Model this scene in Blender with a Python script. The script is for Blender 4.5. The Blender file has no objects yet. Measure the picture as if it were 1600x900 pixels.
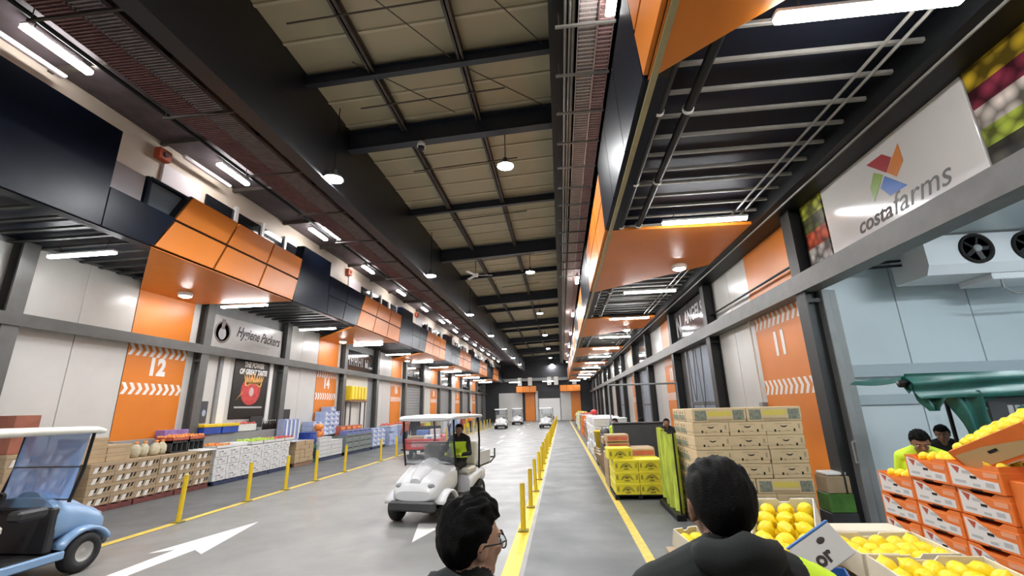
import bpy, bmesh, math, random
from mathutils import Vector, Matrix, noise

random.seed(7)
S = bpy.context.scene
COL = S.collection
PI = math.pi

# ---------------------------------------------------------------- camera, world, exposure
def make_camera():
    f, yaw, pitch, roll, h = 680.5, math.radians(-5.882), math.radians(15.328), math.radians(-1.485), 1.95
    cy, sy, cp, sp = math.cos(yaw), math.sin(yaw), math.cos(pitch), math.sin(pitch)
    fwd = Vector((sy * cp, cy * cp, sp))
    right = Vector((cy, -sy, 0))
    up = right.cross(fwd)
    cr, sr = math.cos(roll), math.sin(roll)
    r2 = cr * right + sr * up
    u2 = -sr * right + cr * up
    cam = bpy.data.cameras.new('camera')
    cam.sensor_width = 36.0
    cam.lens = f / 1600.0 * 36.0
    cam.clip_start = 0.05
    cam.clip_end = 300
    o = bpy.data.objects.new('camera', cam)
    m = Matrix(((r2.x, u2.x, -fwd.x, 0), (r2.y, u2.y, -fwd.y, 0), (r2.z, u2.z, -fwd.z, h), (0, 0, 0, 1)))
    o.matrix_world = m
    COL.objects.link(o)
    S.camera = o
make_camera()

W = bpy.data.worlds.new('world')
S.world = W
W.use_nodes = True
W.node_tree.nodes['Background'].inputs[0].default_value = (0.55, 0.62, 0.75, 1)
W.node_tree.nodes['Background'].inputs[1].default_value = 0.25
S.view_settings.view_transform = 'Standard'
S.view_settings.look = 'None'
S.view_settings.exposure = 0.15
S.view_settings.gamma = 1.0
TUBE_L, BAY_L, SPOT_L, STRIP_L = 80.0, 850.0, 130.0, 50.0

# ---------------------------------------------------------------- materials
MATS = {}
def mat(name, col, rough=0.55, metal=0.0, emit=0.0, var=0.0, vscale=4.0, bump=0.0, bscale=60.0, spec=0.5, alpha=None, stretch=None):
    if name in MATS:
        return MATS[name]
    m = bpy.data.materials.new(name)
    m.use_nodes = True
    nt = m.node_tree
    b = nt.nodes['Principled BSDF']
    c = (col[0], col[1], col[2], 1)
    b.inputs['Base Color'].default_value = c
    b.inputs['Roughness'].default_value = rough
    b.inputs['Metallic'].default_value = metal
    b.inputs['Specular IOR Level'].default_value = spec
    if emit:
        b.inputs['Emission Color'].default_value = c
        b.inputs['Emission Strength'].default_value = emit
    if alpha is not None:
        b.inputs['Alpha'].default_value = alpha
    if var or bump:
        tc = nt.nodes.new('ShaderNodeTexCoord')
        src = tc.outputs['Object']
        if stretch:
            mp = nt.nodes.new('ShaderNodeMapping')
            mp.inputs['Scale'].default_value = stretch
            nt.links.new(src, mp.inputs['Vector'])
            src = mp.outputs['Vector']
    if var:
        n = nt.nodes.new('ShaderNodeTexNoise')
        n.inputs['Scale'].default_value = vscale
        n.inputs['Detail'].default_value = 6
        n.inputs['Roughness'].default_value = 0.6
        nt.links.new(src, n.inputs['Vector'])
        r = nt.nodes.new('ShaderNodeValToRGB')
        r.color_ramp.elements[0].position = 0.3
        r.color_ramp.elements[1].position = 0.7
        r.color_ramp.elements[0].color = tuple(max(0, x * (1 - var)) for x in col) + (1,)
        r.color_ramp.elements[1].color = tuple(min(1, x * (1 + var)) for x in col) + (1,)
        nt.links.new(n.outputs['Fac'], r.inputs['Fac'])
        nt.links.new(r.outputs['Color'], b.inputs['Base Color'])
    if bump:
        n2 = nt.nodes.new('ShaderNodeTexNoise')
        n2.inputs['Scale'].default_value = bscale
        nt.links.new(src, n2.inputs['Vector'])
        bp = nt.nodes.new('ShaderNodeBump')
        bp.inputs['Strength'].default_value = bump
        bp.inputs['Distance'].default_value = 0.01
        nt.links.new(n2.outputs['Fac'], bp.inputs['Height'])
        nt.links.new(bp.outputs['Normal'], b.inputs['Normal'])
    MATS[name] = m
    return m

M_ORANGE = mat('orange_paint', (0.66, 0.195, 0.016), 0.40, var=0.05, vscale=1.2)
M_NAVY = mat('navy_panel', (0.0045, 0.008, 0.019), 0.32, var=0.3, vscale=1.5, spec=0.14)
M_WALL = mat('pale_panel', (0.575, 0.57, 0.545), 0.28, var=0.05, vscale=0.9)
M_COOL = mat('coolroom_panel', (0.56, 0.625, 0.65), 0.35, var=0.04, vscale=0.8)
M_STEEL = mat('grey_steel', (0.105, 0.105, 0.10), 0.45, var=0.15, vscale=3)
M_COLD = mat('dark_column_steel', (0.02, 0.021, 0.021), 0.5, var=0.2, vscale=3)
M_STEELL = mat('light_grey_steel', (0.26, 0.265, 0.265), 0.42, var=0.1, vscale=3)
M_BLACK = mat('black_steel', (0.008, 0.009, 0.010), 0.45, var=0.2, vscale=2, spec=0.25)
M_DECK = mat('dark_deck', (0.009, 0.011, 0.020), 0.45, var=0.3, vscale=1.5, spec=0.2)
M_PURP = mat('purple_brown_deck', (0.085, 0.066, 0.074), 0.6, var=0.4, vscale=2.5)
M_BATTEN = mat('grey_batten', (0.26, 0.25, 0.225), 0.45, var=0.15, vscale=4)
M_ROOF = mat('beige_roof_sheet', (0.42, 0.385, 0.265), 0.6, var=0.06, vscale=0.7)
M_PURLIN = mat('brown_purlin', (0.075, 0.062, 0.052), 0.55, var=0.2, vscale=3)
M_TRAY = mat('pinkish_cable_tray', (0.62, 0.40, 0.38), 0.5, var=0.2, vscale=6)
M_TRAYG = mat('grey_cable_tray', (0.60, 0.52, 0.49), 0.45, var=0.15, vscale=6)
M_UPPER = mat('cream_upper_wall', (0.58, 0.49, 0.40), 0.5, var=0.08, vscale=1)
M_GLASS_D = mat('dark_window_glass', (0.012, 0.013, 0.016), 0.08)
M_WHITE = mat('white_paint', (0.78, 0.77, 0.75), 0.4)
M_WHITEG = mat('gloss_white', (0.66, 0.67, 0.685), 0.2, spec=0.6)
M_OFFW = mat('off_white', (0.68, 0.655, 0.60), 0.5, var=0.05)
M_YEL = mat('yellow_paint', (0.72, 0.50, 0.015), 0.45, var=0.10, vscale=6)
M_YELL = mat('worn_yellow_line', (0.62, 0.46, 0.07), 0.5, var=0.25, vscale=9)
M_BEIGE = mat('beige_trim', (0.36, 0.32, 0.17), 0.5, var=0.1)
M_RED = mat('red_paint', (0.50, 0.022, 0.022), 0.4, var=0.1)
M_RUBBER = mat('black_rubber', (0.012, 0.012, 0.013), 0.7, bump=0.2, bscale=40)
M_DARK = mat('dark_plastic', (0.02, 0.02, 0.022), 0.5)
M_DGREY = mat('dark_grey_plastic', (0.045, 0.047, 0.05), 0.55, var=0.15)
M_CHROME = mat('metal', (0.6, 0.6, 0.6), 0.3, metal=1.0)
M_WOOD = mat('pallet_wood', (0.23, 0.13, 0.075), 0.7, var=0.3, vscale=7)
M_WOODR = mat('red_brown_pallet', (0.13, 0.035, 0.03), 0.6, var=0.3, vscale=7)
M_NAVYP = mat('blue_black_pallet', (0.02, 0.03, 0.075), 0.5, var=0.2)
M_KRAFT = mat('kraft_card', (0.43, 0.315, 0.185), 0.7, var=0.08, vscale=5)
M_KRAFTD = mat('brown_card', (0.36, 0.265, 0.16), 0.7, var=0.12, vscale=5)
M_BANANA = mat('banana_card', (0.60, 0.46, 0.27), 0.62, var=0.06, vscale=5)
M_CARDW = mat('white_card', (0.66, 0.66, 0.65), 0.55, var=0.05, vscale=6)
M_CARDO = mat('orange_card', (0.72, 0.17, 0.025), 0.5, var=0.07, vscale=6)
M_CARDOD = mat('deep_orange_card', (0.55, 0.10, 0.02), 0.5, var=0.07, vscale=6)
M_CARDY = mat('yellow_card', (0.76, 0.66, 0.035), 0.5, var=0.07, vscale=6)
M_CARDB = mat('blue_card', (0.10, 0.17, 0.42), 0.5, var=0.15, vscale=6)
M_CARDLB = mat('pale_blue_card', (0.36, 0.43, 0.62), 0.5, var=0.12, vscale=6)
M_CARDR = mat('red_card', (0.42, 0.10, 0.06), 0.55, var=0.2, vscale=6)
M_PRINTD = mat('dark_print', (0.05, 0.04, 0.035), 0.6)
M_PRINTG = mat('grey_print', (0.42, 0.42, 0.42), 0.6)
M_PRINTGG = mat('grey_green_print', (0.20, 0.215, 0.155), 0.6, var=0.5, vscale=30)
M_PRINTY = mat('yellow_print', (0.66, 0.53, 0.10), 0.6)
M_PRINTO = mat('olive_print', (0.34, 0.29, 0.03), 0.6, var=0.3, vscale=20)
M_HOLE = mat('dark_hole', (0.008, 0.007, 0.006), 0.9)
M_LEMON = mat('lemon_skin', (0.88, 0.66, 0.015), 0.38, bump=0.25, bscale=90, var=0.06, vscale=8)
M_ORFRUIT = mat('orange_fruit', (0.78, 0.27, 0.06), 0.45, var=0.35, vscale=9)
M_REDFRUIT = mat('red_fruit', (0.58, 0.10, 0.08), 0.45, var=0.35, vscale=9)
M_LIME = mat('lime_produce', (0.42, 0.60, 0.07), 0.5, var=0.3, vscale=9)
M_HIVIS = mat('hi_vis_lime', (0.56, 0.80, 0.02), 0.6)
M_GREENC = mat('green_crate', (0.02, 0.14, 0.07), 0.5, var=0.2)
M_BLUEC = mat('blue_crate', (0.02, 0.06, 0.34), 0.45, var=0.15)
M_GREYC = mat('grey_green_crate', (0.19, 0.22, 0.21), 0.5, var=0.25, vscale=5)
M_TARP = mat('green_tarpaulin', (0.012, 0.105, 0.085), 0.38, var=0.25, vscale=5)
M_SKIN = mat('skin', (0.56, 0.34, 0.235), 0.5, var=0.06, vscale=20)
M_SKIND = mat('brown_skin', (0.22, 0.11, 0.065), 0.5, var=0.06, vscale=20)
M_HAIR = mat('black_hair', (0.003, 0.0028, 0.0028), 0.55, spec=0.12, bump=0.9, bscale=420)
M_CLOTHD = mat('charcoal_green_cloth', (0.008, 0.011, 0.0105), 0.9, var=0.2, vscale=12, bump=0.15, bscale=300)
M_CLOTHB = mat('black_cloth', (0.007, 0.007, 0.009), 0.9, var=0.2, vscale=12)
M_DENIM = mat('navy_trousers', (0.02, 0.025, 0.045), 0.85, var=0.2, vscale=12)
M_BLUEBODY = mat('blue_cart_paint', (0.20, 0.33, 0.52), 0.28, var=0.05)
M_SEAT = mat('cream_seat_vinyl', (0.55, 0.52, 0.45), 0.5, var=0.06)
M_TUBE = mat('lamp_tube', (0.985, 0.99, 1.0), 0.5, emit=TUBE_L)
M_STRIP = mat('lamp_strip', (1.0, 0.985, 0.98), 0.5, emit=STRIP_L)
M_BAY = mat('lamp_bay', (0.985, 0.99, 1.0), 0.5, emit=BAY_L)
M_SPOT = mat('lamp_spot', (1.0, 0.985, 0.96), 0.5, emit=SPOT_L)

def glass_mat(name, col, alpha, rough=0.05):
    m = bpy.data.materials.new(name)
    m.use_nodes = True
    nt = m.node_tree
    nt.nodes.remove(nt.nodes['Principled BSDF'])
    out = nt.nodes['Material Output']
    t = nt.nodes.new('ShaderNodeBsdfTransparent')
    t.inputs[0].default_value = (0.93, 0.95, 0.97, 1)
    g = nt.nodes.new('ShaderNodeBsdfPrincipled')
    g.inputs['Base Color'].default_value = col + (1,)
    g.inputs['Roughness'].default_value = rough
    mx = nt.nodes.new('ShaderNodeMixShader')
    mx.inputs[0].default_value = alpha
    nt.links.new(t.outputs[0], mx.inputs[1])
    nt.links.new(g.outputs[0], mx.inputs[2])
    nt.links.new(mx.outputs[0], out.inputs['Surface'])
    MATS[name] = m
    return m
M_CLEAR = glass_mat('clear_plastic', (0.55, 0.6, 0.65), 0.10)
M_BLUEREFL = glass_mat('windscreen_blue_reflection', (0.36, 0.60, 1.0), 0.55, 0.25)  # clear windscreen sheet; its blue reflection is painted in as base colour

def concrete(name, c0, c1, rough0, rough1, seed):
    m = bpy.data.materials.new(name)
    m.use_nodes = True
    nt = m.node_tree
    b = nt.nodes['Principled BSDF']
    tc = nt.nodes.new('ShaderNodeTexCoord')
    mp = nt.nodes.new('ShaderNodeMapping')
    mp.inputs['Location'].default_value = (seed, seed * 2, 0)
    nt.links.new(tc.outputs['Object'], mp.inputs['Vector'])
    n = nt.nodes.new('ShaderNodeTexNoise')
    n.inputs['Scale'].default_value = 0.55
    n.inputs['Detail'].default_value = 9
    n.inputs['Roughness'].default_value = 0.62
    nt.links.new(mp.outputs[0], n.inputs['Vector'])
    r = nt.nodes.new('ShaderNodeValToRGB')
    r.color_ramp.elements[0].position = 0.32
    r.color_ramp.elements[1].position = 0.68
    r.color_ramp.elements[0].color = c0 + (1,)
    r.color_ramp.elements[1].color = c1 + (1,)
    nt.links.new(n.outputs['Fac'], r.inputs['Fac'])
    nt.links.new(r.outputs['Color'], b.inputs['Base Color'])
    n2 = nt.nodes.new('ShaderNodeTexNoise')
    n2.inputs['Scale'].default_value = 1.3
    n2.inputs['Detail'].default_value = 5
    nt.links.new(mp.outputs[0], n2.inputs['Vector'])
    mr = nt.nodes.new('ShaderNodeMapRange')
    mr.inputs['From Min'].default_value = 0.3
    mr.inputs['From Max'].default_value = 0.7
    mr.inputs['To Min'].default_value = rough0
    mr.inputs['To Max'].default_value = rough1
    nt.links.new(n2.outputs['Fac'], mr.inputs['Value'])
    nt.links.new(mr.outputs['Result'], b.inputs['Roughness'])
    MATS[name] = m
    return m
M_FLOOR = concrete('polished_concrete', (0.185, 0.187, 0.180), (0.235, 0.236, 0.226), 0.30, 0.52, 3.0)
M_WALK = concrete('blue_grey_walkway_paint', (0.085, 0.091, 0.094), (0.120, 0.127, 0.130), 0.42, 0.62, 9.0)

def fruit_print(name, bands):
    """flat printed photograph of fruit: bands of colour broken up into round fruit shapes"""
    m = bpy.data.materials.new(name)
    m.use_nodes = True
    nt = m.node_tree
    b = nt.nodes['Principled BSDF']
    b.inputs['Roughness'].default_value = 0.35
    tc = nt.nodes.new('ShaderNodeTexCoord')
    sx = nt.nodes.new('ShaderNodeSeparateXYZ')
    nt.links.new(tc.outputs['Object'], sx.inputs[0])
    rp = nt.nodes.new('ShaderNodeValToRGB')
    rp.color_ramp.interpolation = 'CONSTANT'
    el = rp.color_ramp.elements
    el[0].position = 0.0
    el[0].color = bands[0][1] + (1,)
    el[1].position = bands[1][0]
    el[1].color = bands[1][1] + (1,)
    for p, c in bands[2:]:
        e = el.new(p)
        e.color = c + (1,)
    nt.links.new(sx.outputs['Z'], rp.inputs['Fac'])
    v = nt.nodes.new('ShaderNodeTexVoronoi')
    v.inputs['Scale'].default_value = 6.5
    nt.links.new(tc.outputs['Object'], v.inputs['Vector'])
    mr = nt.nodes.new('ShaderNodeMapRange')
    mr.inputs['From Min'].default_value = 0.0
    mr.inputs['From Max'].default_value = 0.75
    mr.inputs['To Min'].default_value = 1.25
    mr.inputs['To Max'].default_value = 0.12
    nt.links.new(v.outputs['Distance'], mr.inputs['Value'])
    mx = nt.nodes.new('ShaderNodeMix')
    mx.data_type = 'RGBA'
    mx.blend_type = 'MULTIPLY'
    mx.inputs[0].default_value = 1.0
    nt.links.new(rp.outputs['Color'], mx.inputs[6])
    nt.links.new(mr.outputs['Result'], mx.inputs[7])
    nt.links.new(mx.outputs[2], b.inputs['Base Color'])
    MATS[name] = m
    return m

# ---------------------------------------------------------------- mesh helper
class MB:
    def __init__(s):
        s.v, s.f, s.m, s.sm = [], [], [], []
    def add(s, verts, faces, mi=0, smooth=False):
        o = len(s.v)
        s.v += [tuple(p) for p in verts]
        for f in faces:
            s.f.append([i + o for i in f])
            s.m.append(mi)
            s.sm.append(smooth)
        return s
    def box(s, x0, x1, y0, y1, z0, z1, mi=0, M=None):
        vs = [Vector(p) for p in ((x0, y0, z0), (x1, y0, z0), (x1, y1, z0), (x0, y1, z0), (x0, y0, z1), (x1, y0, z1), (x1, y1, z1), (x0, y1, z1))]
        if M is not None:
            vs = [M @ p for p in vs]
        return s.add(vs, [(0, 3, 2, 1), (4, 5, 6, 7), (0, 1, 5, 4), (1, 2, 6, 5), (2, 3, 7, 6), (3, 0, 4, 7)], mi)
    def cham(s, x0, x1, y0, y1, z0, z1, c, mi=0, M=None):
        """box with all edges chamfered by c"""
        vs, fs = [], []
        X, Y, Z = (x0, x1), (y0, y1), (z0, z1)
        idx = {}
        for i in (0, 1):
            for j in (0, 1):
                for k in (0, 1):
                    px, py, pz = X[i], Y[j], Z[k]
                    ix, iy, iz = px + (c if i == 0 else -c), py + (c if j == 0 else -c), pz + (c if k == 0 else -c)
                    for a, p in (('x', (px, iy, iz)), ('y', (ix, py, iz)), ('z', (ix, iy, pz))):
                        idx[(i, j, k, a)] = len(vs)
                        vs.append(Vector(p))
        g = lambda i, j, k, a: idx[(i, j, k, a)]
        fs += [[g(0, 0, 0, 'x'), g(0, 0, 1, 'x'), g(0, 1, 1, 'x'), g(0, 1, 0, 'x')], [g(1, 0, 0, 'x'), g(1, 1, 0, 'x'), g(1, 1, 1, 'x'), g(1, 0, 1, 'x')],
               [g(0, 0, 0, 'y'), g(1, 0, 0, 'y'), g(1, 0, 1, 'y'), g(0, 0, 1, 'y')], [g(0, 1, 0, 'y'), g(0, 1, 1, 'y'), g(1, 1, 1, 'y'), g(1, 1, 0, 'y')],
               [g(0, 0, 0, 'z'), g(0, 1, 0, 'z'), g(1, 1, 0, 'z'), g(1, 0, 0, 'z')], [g(0, 0, 1, 'z'), g(1, 0, 1, 'z'), g(1, 1, 1, 'z'), g(0, 1, 1, 'z')]]
        for i in (0, 1):
            for j in (0, 1):
                fs.append([g(i, j, 0, 'x'), g(i, j, 1, 'x'), g(i, j, 1, 'y'), g(i, j, 0, 'y')])
                fs.append([g(i, 0, j, 'x'), g(i, 1, j, 'x'), g(i, 1, j, 'z'), g(i, 0, j, 'z')])
                fs.append([g(0, i, j, 'y'), g(1, i, j, 'y'), g(1, i, j, 'z'), g(0, i, j, 'z')])
                for k in (0, 1):
                    fs.append([g(i, j, k, 'x'), g(i, j, k, 'y'), g(i, j, k, 'z')])
        if M is not None:
            vs = [M @ p for p in vs]
        return s.add(vs, fs, mi)
    def cyl(s, p0, p1, r0, r1=None, n=12, mi=0, caps=True, smooth=True):
        p0, p1 = Vector(p0), Vector(p1)
        r1 = r0 if r1 is None else r1
        d = (p1 - p0)
        q = d.to_track_quat('Z', 'Y')
        vs = []
        for p, r in ((p0, r0), (p1, r1)):
            for i in range(n):
                a = 2 * PI * i / n
                vs.append(p + q @ Vector((r * math.cos(a), r * math.sin(a), 0)))
        s.add(vs, [(i, (i + 1) % n, n + (i + 1) % n, n + i) for i in range(n)], mi, smooth)
        if caps:
            s.add(vs[:n], [list(range(n))[::-1]], mi)
            s.add(vs[n:], [list(range(n))], mi)
        return s
    def tube(s, pts, r, n=8, mi=0):
        for a, b in zip(pts[:-1], pts[1:]):
            s.cyl(a, b, r, n=n, mi=mi)
        return s
    def lathe(s, prof, n=20, mi=0, M=None, smooth=True):
        """prof: list of (r, z); around local Z"""
        vs = []
        for r, z in prof:
            for i in range(n):
                a = 2 * PI * i / n
                vs.append(Vector((r * math.cos(a), r * math.sin(a), z)))
        fs = []
        for k in range(len(prof) - 1):
            for i in range(n):
                fs.append((k * n + i, k * n + (i + 1) % n, (k + 1) * n + (i + 1) % n, (k + 1) * n + i))
        if prof[0][0] > 1e-6:
            fs.append(list(range(n))[::-1])
        if prof[-1][0] > 1e-6:
            fs.append([(len(prof) - 1) * n + i for i in range(n)])
        if M is not None:
            vs = [M @ p for p in vs]
        return s.add(vs, fs, mi, smooth)
    def prism(s, poly, a, b, axis='x', mi=0):
        """extrude a 2D polygon; axis x: (y,z), y: (x,z), z: (x,y)"""
        def P(p, t):
            return (t, p[0], p[1]) if axis == 'x' else ((p[0], t, p[1]) if axis == 'y' else (p[0], p[1], t))
        n = len(poly)
        vs = [P(p, a) for p in poly] + [P(p, b) for p in poly]
        return s.add(vs, [list(range(n))[::-1], [n + i for i in range(n)]] + [(i, (i + 1) % n, n + (i + 1) % n, n + i) for i in range(n)], mi)
    def ell(s, c, r, n=14, k=9, mi=0, M=None):
        c = Vector(c)
        vs = [Vector((0, 0, -r[2]))]
        for j in range(1, k):
            t = -PI / 2 + PI * j / k
            for i in range(n):
                a = 2 * PI * i / n
                vs.append(Vector((r[0] * math.cos(t) * math.cos(a), r[1] * math.cos(t) * math.sin(a), r[2] * math.sin(t))))
        vs.append(Vector((0, 0, r[2])))
        fs = [(0, 1 + (i + 1) % n, 1 + i) for i in range(n)]
        for j in range(k - 2):
            for i in range(n):
                a0, a1 = 1 + j * n + i, 1 + j * n + (i + 1) % n
                fs.append((a0, a1, a1 + n, a0 + n))
        top = len(vs) - 1
        fs += [(top, top - n + i, top - n + (i + 1) % n) for i in range(n)]
        vs = [(M @ p if M is not None else p) + c for p in vs]
        return s.add(vs, fs, mi, True)
    def loft(s, secs, n=16, e=3.0, mi=0):
        """secs: (y, half_width, z0, z1): rounded-rectangle sections along y"""
        vs = []
        for y, hw, z0, z1 in secs:
            for i in range(n):
                a = 2 * PI * i / n + PI / n
                ca, sa = math.cos(a), math.sin(a)
                x = hw * math.copysign(abs(ca) ** (2 / e), ca)
                z = (z0 + z1) / 2 + (z1 - z0) / 2 * math.copysign(abs(sa) ** (2 / e), sa)
                vs.append((x, y, z))
        fs = []
        for k in range(len(secs) - 1):
            for i in range(n):
                fs.append((k * n + i, (k + 1) * n + i, (k + 1) * n + (i + 1) % n, k * n + (i + 1) % n))
        s.add(vs, fs, mi, True)
        s.add(vs[:n], [list(range(n))], mi)
        s.add(vs[-n:], [list(range(n))[::-1]], mi)
        return s
    def mesh(s, name, mats):
        me = bpy.data.meshes.new(name)
        me.from_pydata(s.v, [], s.f)
        for m in (mats if isinstance(mats, (list, tuple)) else [mats]):
            me.materials.append(m)
        me.polygons.foreach_set('material_index', s.m)
        me.polygons.foreach_set('use_smooth', s.sm)
        bm = bmesh.new()
        bm.from_mesh(me)
        bmesh.ops.recalc_face_normals(bm, faces=bm.faces)
        bm.to_mesh(me)
        bm.free()
        me.update()
        return me
    def build(s, name, mats, parent=None, loc=(0, 0, 0), rot=(0, 0, 0)):
        return obj(name, s.mesh(name, mats), parent, loc, rot)

def obj(name, me, parent=None, loc=(0, 0, 0), rot=(0, 0, 0)):
    o = bpy.data.objects.new(name, me)
    COL.objects.link(o)
    if parent:
        o.parent = parent
    o.location = loc
    o.rotation_euler = rot
    return o

LABELS = {}
def tag(o, label, cat, group=None, kind=None):
    o['label'] = label
    o['category'] = cat
    if group:
        o['group'] = group
    if kind:
        o['kind'] = kind
    LABELS.setdefault(label, []).append((o.name, group))
    return o
def thing(name, label, cat, loc=(0, 0, 0), rot=(0, 0, 0), group=None):
    o = bpy.data.objects.new(name, None)
    o.empty_display_size = 0.1
    COL.objects.link(o)
    o.location = loc
    o.rotation_euler = rot
    return tag(o, label, cat, group)
def struct(o, label=None):
    o['kind'] = 'structure'
    if label:
        o['label'] = label
    return o
def copy_tree(o, parent=None):
    c = o.copy()
    COL.objects.link(c)
    if parent:
        c.parent = parent
    for ch in list(o.children):
        copy_tree(ch, c)
    return c
def dup(o, loc, label, rot=None, group=None):
    c = copy_tree(o)
    c.location = loc
    if rot is not None:
        c.rotation_euler = rot
    c['label'] = label
    if group:
        c['group'] = group
    LABELS.setdefault(label, []).append((c.name, c.get('group')))
    return c
ORD = ('first second third fourth fifth sixth seventh eighth ninth tenth eleventh twelfth thirteenth fourteenth fifteenth sixteenth '
       'seventeenth eighteenth nineteenth twentieth twenty-first twenty-second twenty-third twenty-fourth twenty-fifth twenty-sixth '
       'twenty-seventh twenty-eighth twenty-ninth thirtieth thirty-first thirty-second thirty-third thirty-fourth thirty-fifth thirty-sixth '
       'thirty-seventh thirty-eighth thirty-ninth fortieth').split()

def text(name, s, size, m, parent, origin, xdir, ydir, extrude=0.004, shear=0.0, bold=0.0, align='CENTER', spacing=1.0, xs=1.0):
    """lettering lying in the plane spanned by xdir, ydir"""
    cu = bpy.data.curves.new(name, 'FONT')
    cu.body = s
    cu.size = size
    cu.extrude = extrude
    cu.shear = shear
    cu.offset = bold
    cu.align_x = align
    cu.align_y = 'CENTER'
    cu.space_character = spacing
    cu.resolution_u = 3
    tmp = bpy.data.objects.new(name + '_tmp', cu)
    COL.objects.link(tmp)
    me = bpy.data.meshes.new_from_object(tmp)
    bpy.data.objects.remove(tmp)
    bpy.data.curves.remove(cu)
    me.name = name
    x, y = Vector(xdir).normalized(), Vector(ydir).normalized()
    z = x.cross(y)
    Mx = Matrix(((x.x * xs, y.x, z.x, origin[0]), (x.y * xs, y.y, z.y, origin[1]), (x.z * xs, y.z, z.z, origin[2]), (0, 0, 0, 1)))
    me.transform(Mx)
    me.materials.clear()
    me.materials.append(m)
    return obj(name, me, parent)
LOGO = {'red': [(5.96, 5.1), (5.66, 5.09), (5.53, 4.96), (5.67, 4.82)], 'orange': [(5.66, 4.82), (5.38, 5.07), (5.37, 4.82), (5.53, 4.68)], 'green': [(5.87, 4.93), (5.73, 4.82), (5.99, 4.55), (5.99, 4.77)], 'blue': [(5.71, 4.79), (5.41, 4.5), (5.7, 4.5), (5.82, 4.67)]}
# ================================================================ THE SETTING
XL, XR = -11.2, 4.5          # inner faces of the side walls
PER = 9.15                   # bay period along the hall
Y0, Y1 = -6.0, 68.0
ZS = 5.3                     # underside of the canopies

floor = struct(MB().box(XL - 0.3, 9.0, Y0, Y1 + 14, -0.2, 0).build('floor', M_FLOOR))
MB().box(-0.56, 0.96, Y0, Y1 - 2, 0, 0.002).build('walkway_paint', M_WALK, floor)
MB().box(-10.6, -7.25, Y0, Y1 - 2, 0, 0.002).build('walkway_paint', M_WALK, floor)
MB().box(1.1, 4.4, Y0, Y1 - 2, 0, 0.002).build('walkway_paint', M_WALK, floor)
MB().box(-0.83, -0.62, Y0, Y1 - 4, 0, 0.004).build('lane_line', M_YEL, floor)
MB().box(0.97, 1.10, Y0, Y1 - 4, 0, 0.004).build('lane_line', M_YELL, floor)
MB().box(-7.44, -7.28, Y0, Y1 - 4, 0, 0.004).build('lane_line', M_YELL, floor)
def arrow(x, y, d, L, wh, name='lane_arrow'):
    """pointing along +y (d=1) or -y (d=-1); y is the tip"""
    p = [(0, 0), (wh, -0.40 * L), (0.16, -0.36 * L), (0.10, -L), (-0.10, -L), (-0.16, -0.36 * L), (-wh, -0.40 * L)]
    MB().prism([(x + a * d, y + b * d) for a, b in p], 0, 0.004, 'z').build(name, M_WHITE, floor)
arrow(-5.76, 8.45, 1, 4.6, 0.42)
arrow(-2.38, 7.22, -1, 4.6, 0.42)
for x, y in ((-4.45, 17.6), (-4.25, 21.6), (-3.75, 26.0), (-4.2, 30.5), (-3.2, 34), (-4.0, 40), (-4, 46), (-4, 52), (-4, 58)):
    MB().box(x - 0.07, x + 0.07, y, y + 2.4, 0, 0.004).build('lane_dash', M_WHITE, floor)

# ---- side walls, made of upright panels
wall_left = struct(MB().box(XL - 0.3, XL - 0.03, Y0, Y1, 0, 9.2).build('wall_left', M_STEELL))
wall_right = struct(MB().box(XR + 0.03, XR + 0.15, 7.9, Y1, 0, 9.2).box(XR + 0.03, XR + 0.15, Y0, 3.6, 0, 9.2).box(XR + 0.03, XR + 0.15, 3.6, 7.9, 4.05, 9.2).build('wall_right', M_STEELL))
struct(MB().box(XL - 0.3, 9.0, Y0 - 0.3, Y0, 0, 9.6).build('wall_back', M_STEELL))
PANEL_ME = {}
def panel(side, y0, y1, z0=0.0, z1=ZS + 0.25):
    w = round(y1 - y0, 3)
    key = (side, w, z0, z1)
    if key not in PANEL_ME:
        g = 0.008
        b = MB()
        if side == 'l':
            b.cham(-0.03, 0, g, w - g, z0, z1, 0.006)
        else:
            b.cham(0, 0.03, g, w - g, z0, z1, 0.006)
        PANEL_ME[key] = b.mesh('wall_panel', M_WALL)
    return obj('wall_panel', PANEL_ME[key], wall_left if side == 'l' else wall_right, (XL if side == 'l' else XR, y0, 0))

def stripe(side, y0, y1, number):
    """orange bay stripe with chevron bands and the bay number"""
    s = 1 if side == 'l' else -1
    X = XL if side == 'l' else XR
    par = wall_left if side == 'l' else wall_right
    b = MB().box(min(X, X + s * 0.012), max(X, X + s * 0.012), y0, y1, 0, ZS + 0.2)
    o = b.build('orange_stripe', M_ORANGE, par)
    n = 9 if side == 'l' else 10
    for zc, h in ((3.70 if side == 'l' else 3.62, 0.32), (2.68 if side == 'l' else 2.22, 0.30)):
        c = MB()
        xo = X + s * 0.014
        w = (y1 - y0) / n
        for i in range(n):
            a = y0 + i * w
            # a chevron ">" pointing away along the hall, as seen on the wall
            dirn = 1 if side == 'l' else -1
            pts = [(0.05, -0.5), (0.55, -0.5), (1.0, 0.0), (0.55, 0.5), (0.05, 0.5), (0.5, 0.0)]
            def P(u, v):
                uu = u if dirn > 0 else 1 - u
                return (xo, a + uu * w, zc + v * h)
            vs = [P(*p) for p in pts]
            c.add(vs, [(0, 1, 2, 5), (5, 2, 3, 4)])
        c.build('chevron_band', M_WHITE, o)
    ym = (y0 + y1) / 2
    text('bay_number', number, 0.62, M_WHITE, o, (X + s * 0.016, ym, 3.26 if side == 'l' else 3.06), (0, s, 0), (0, 0, 1), 0.003, 0.0, 0.036, spacing=1.12, xs=0.82)

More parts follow.
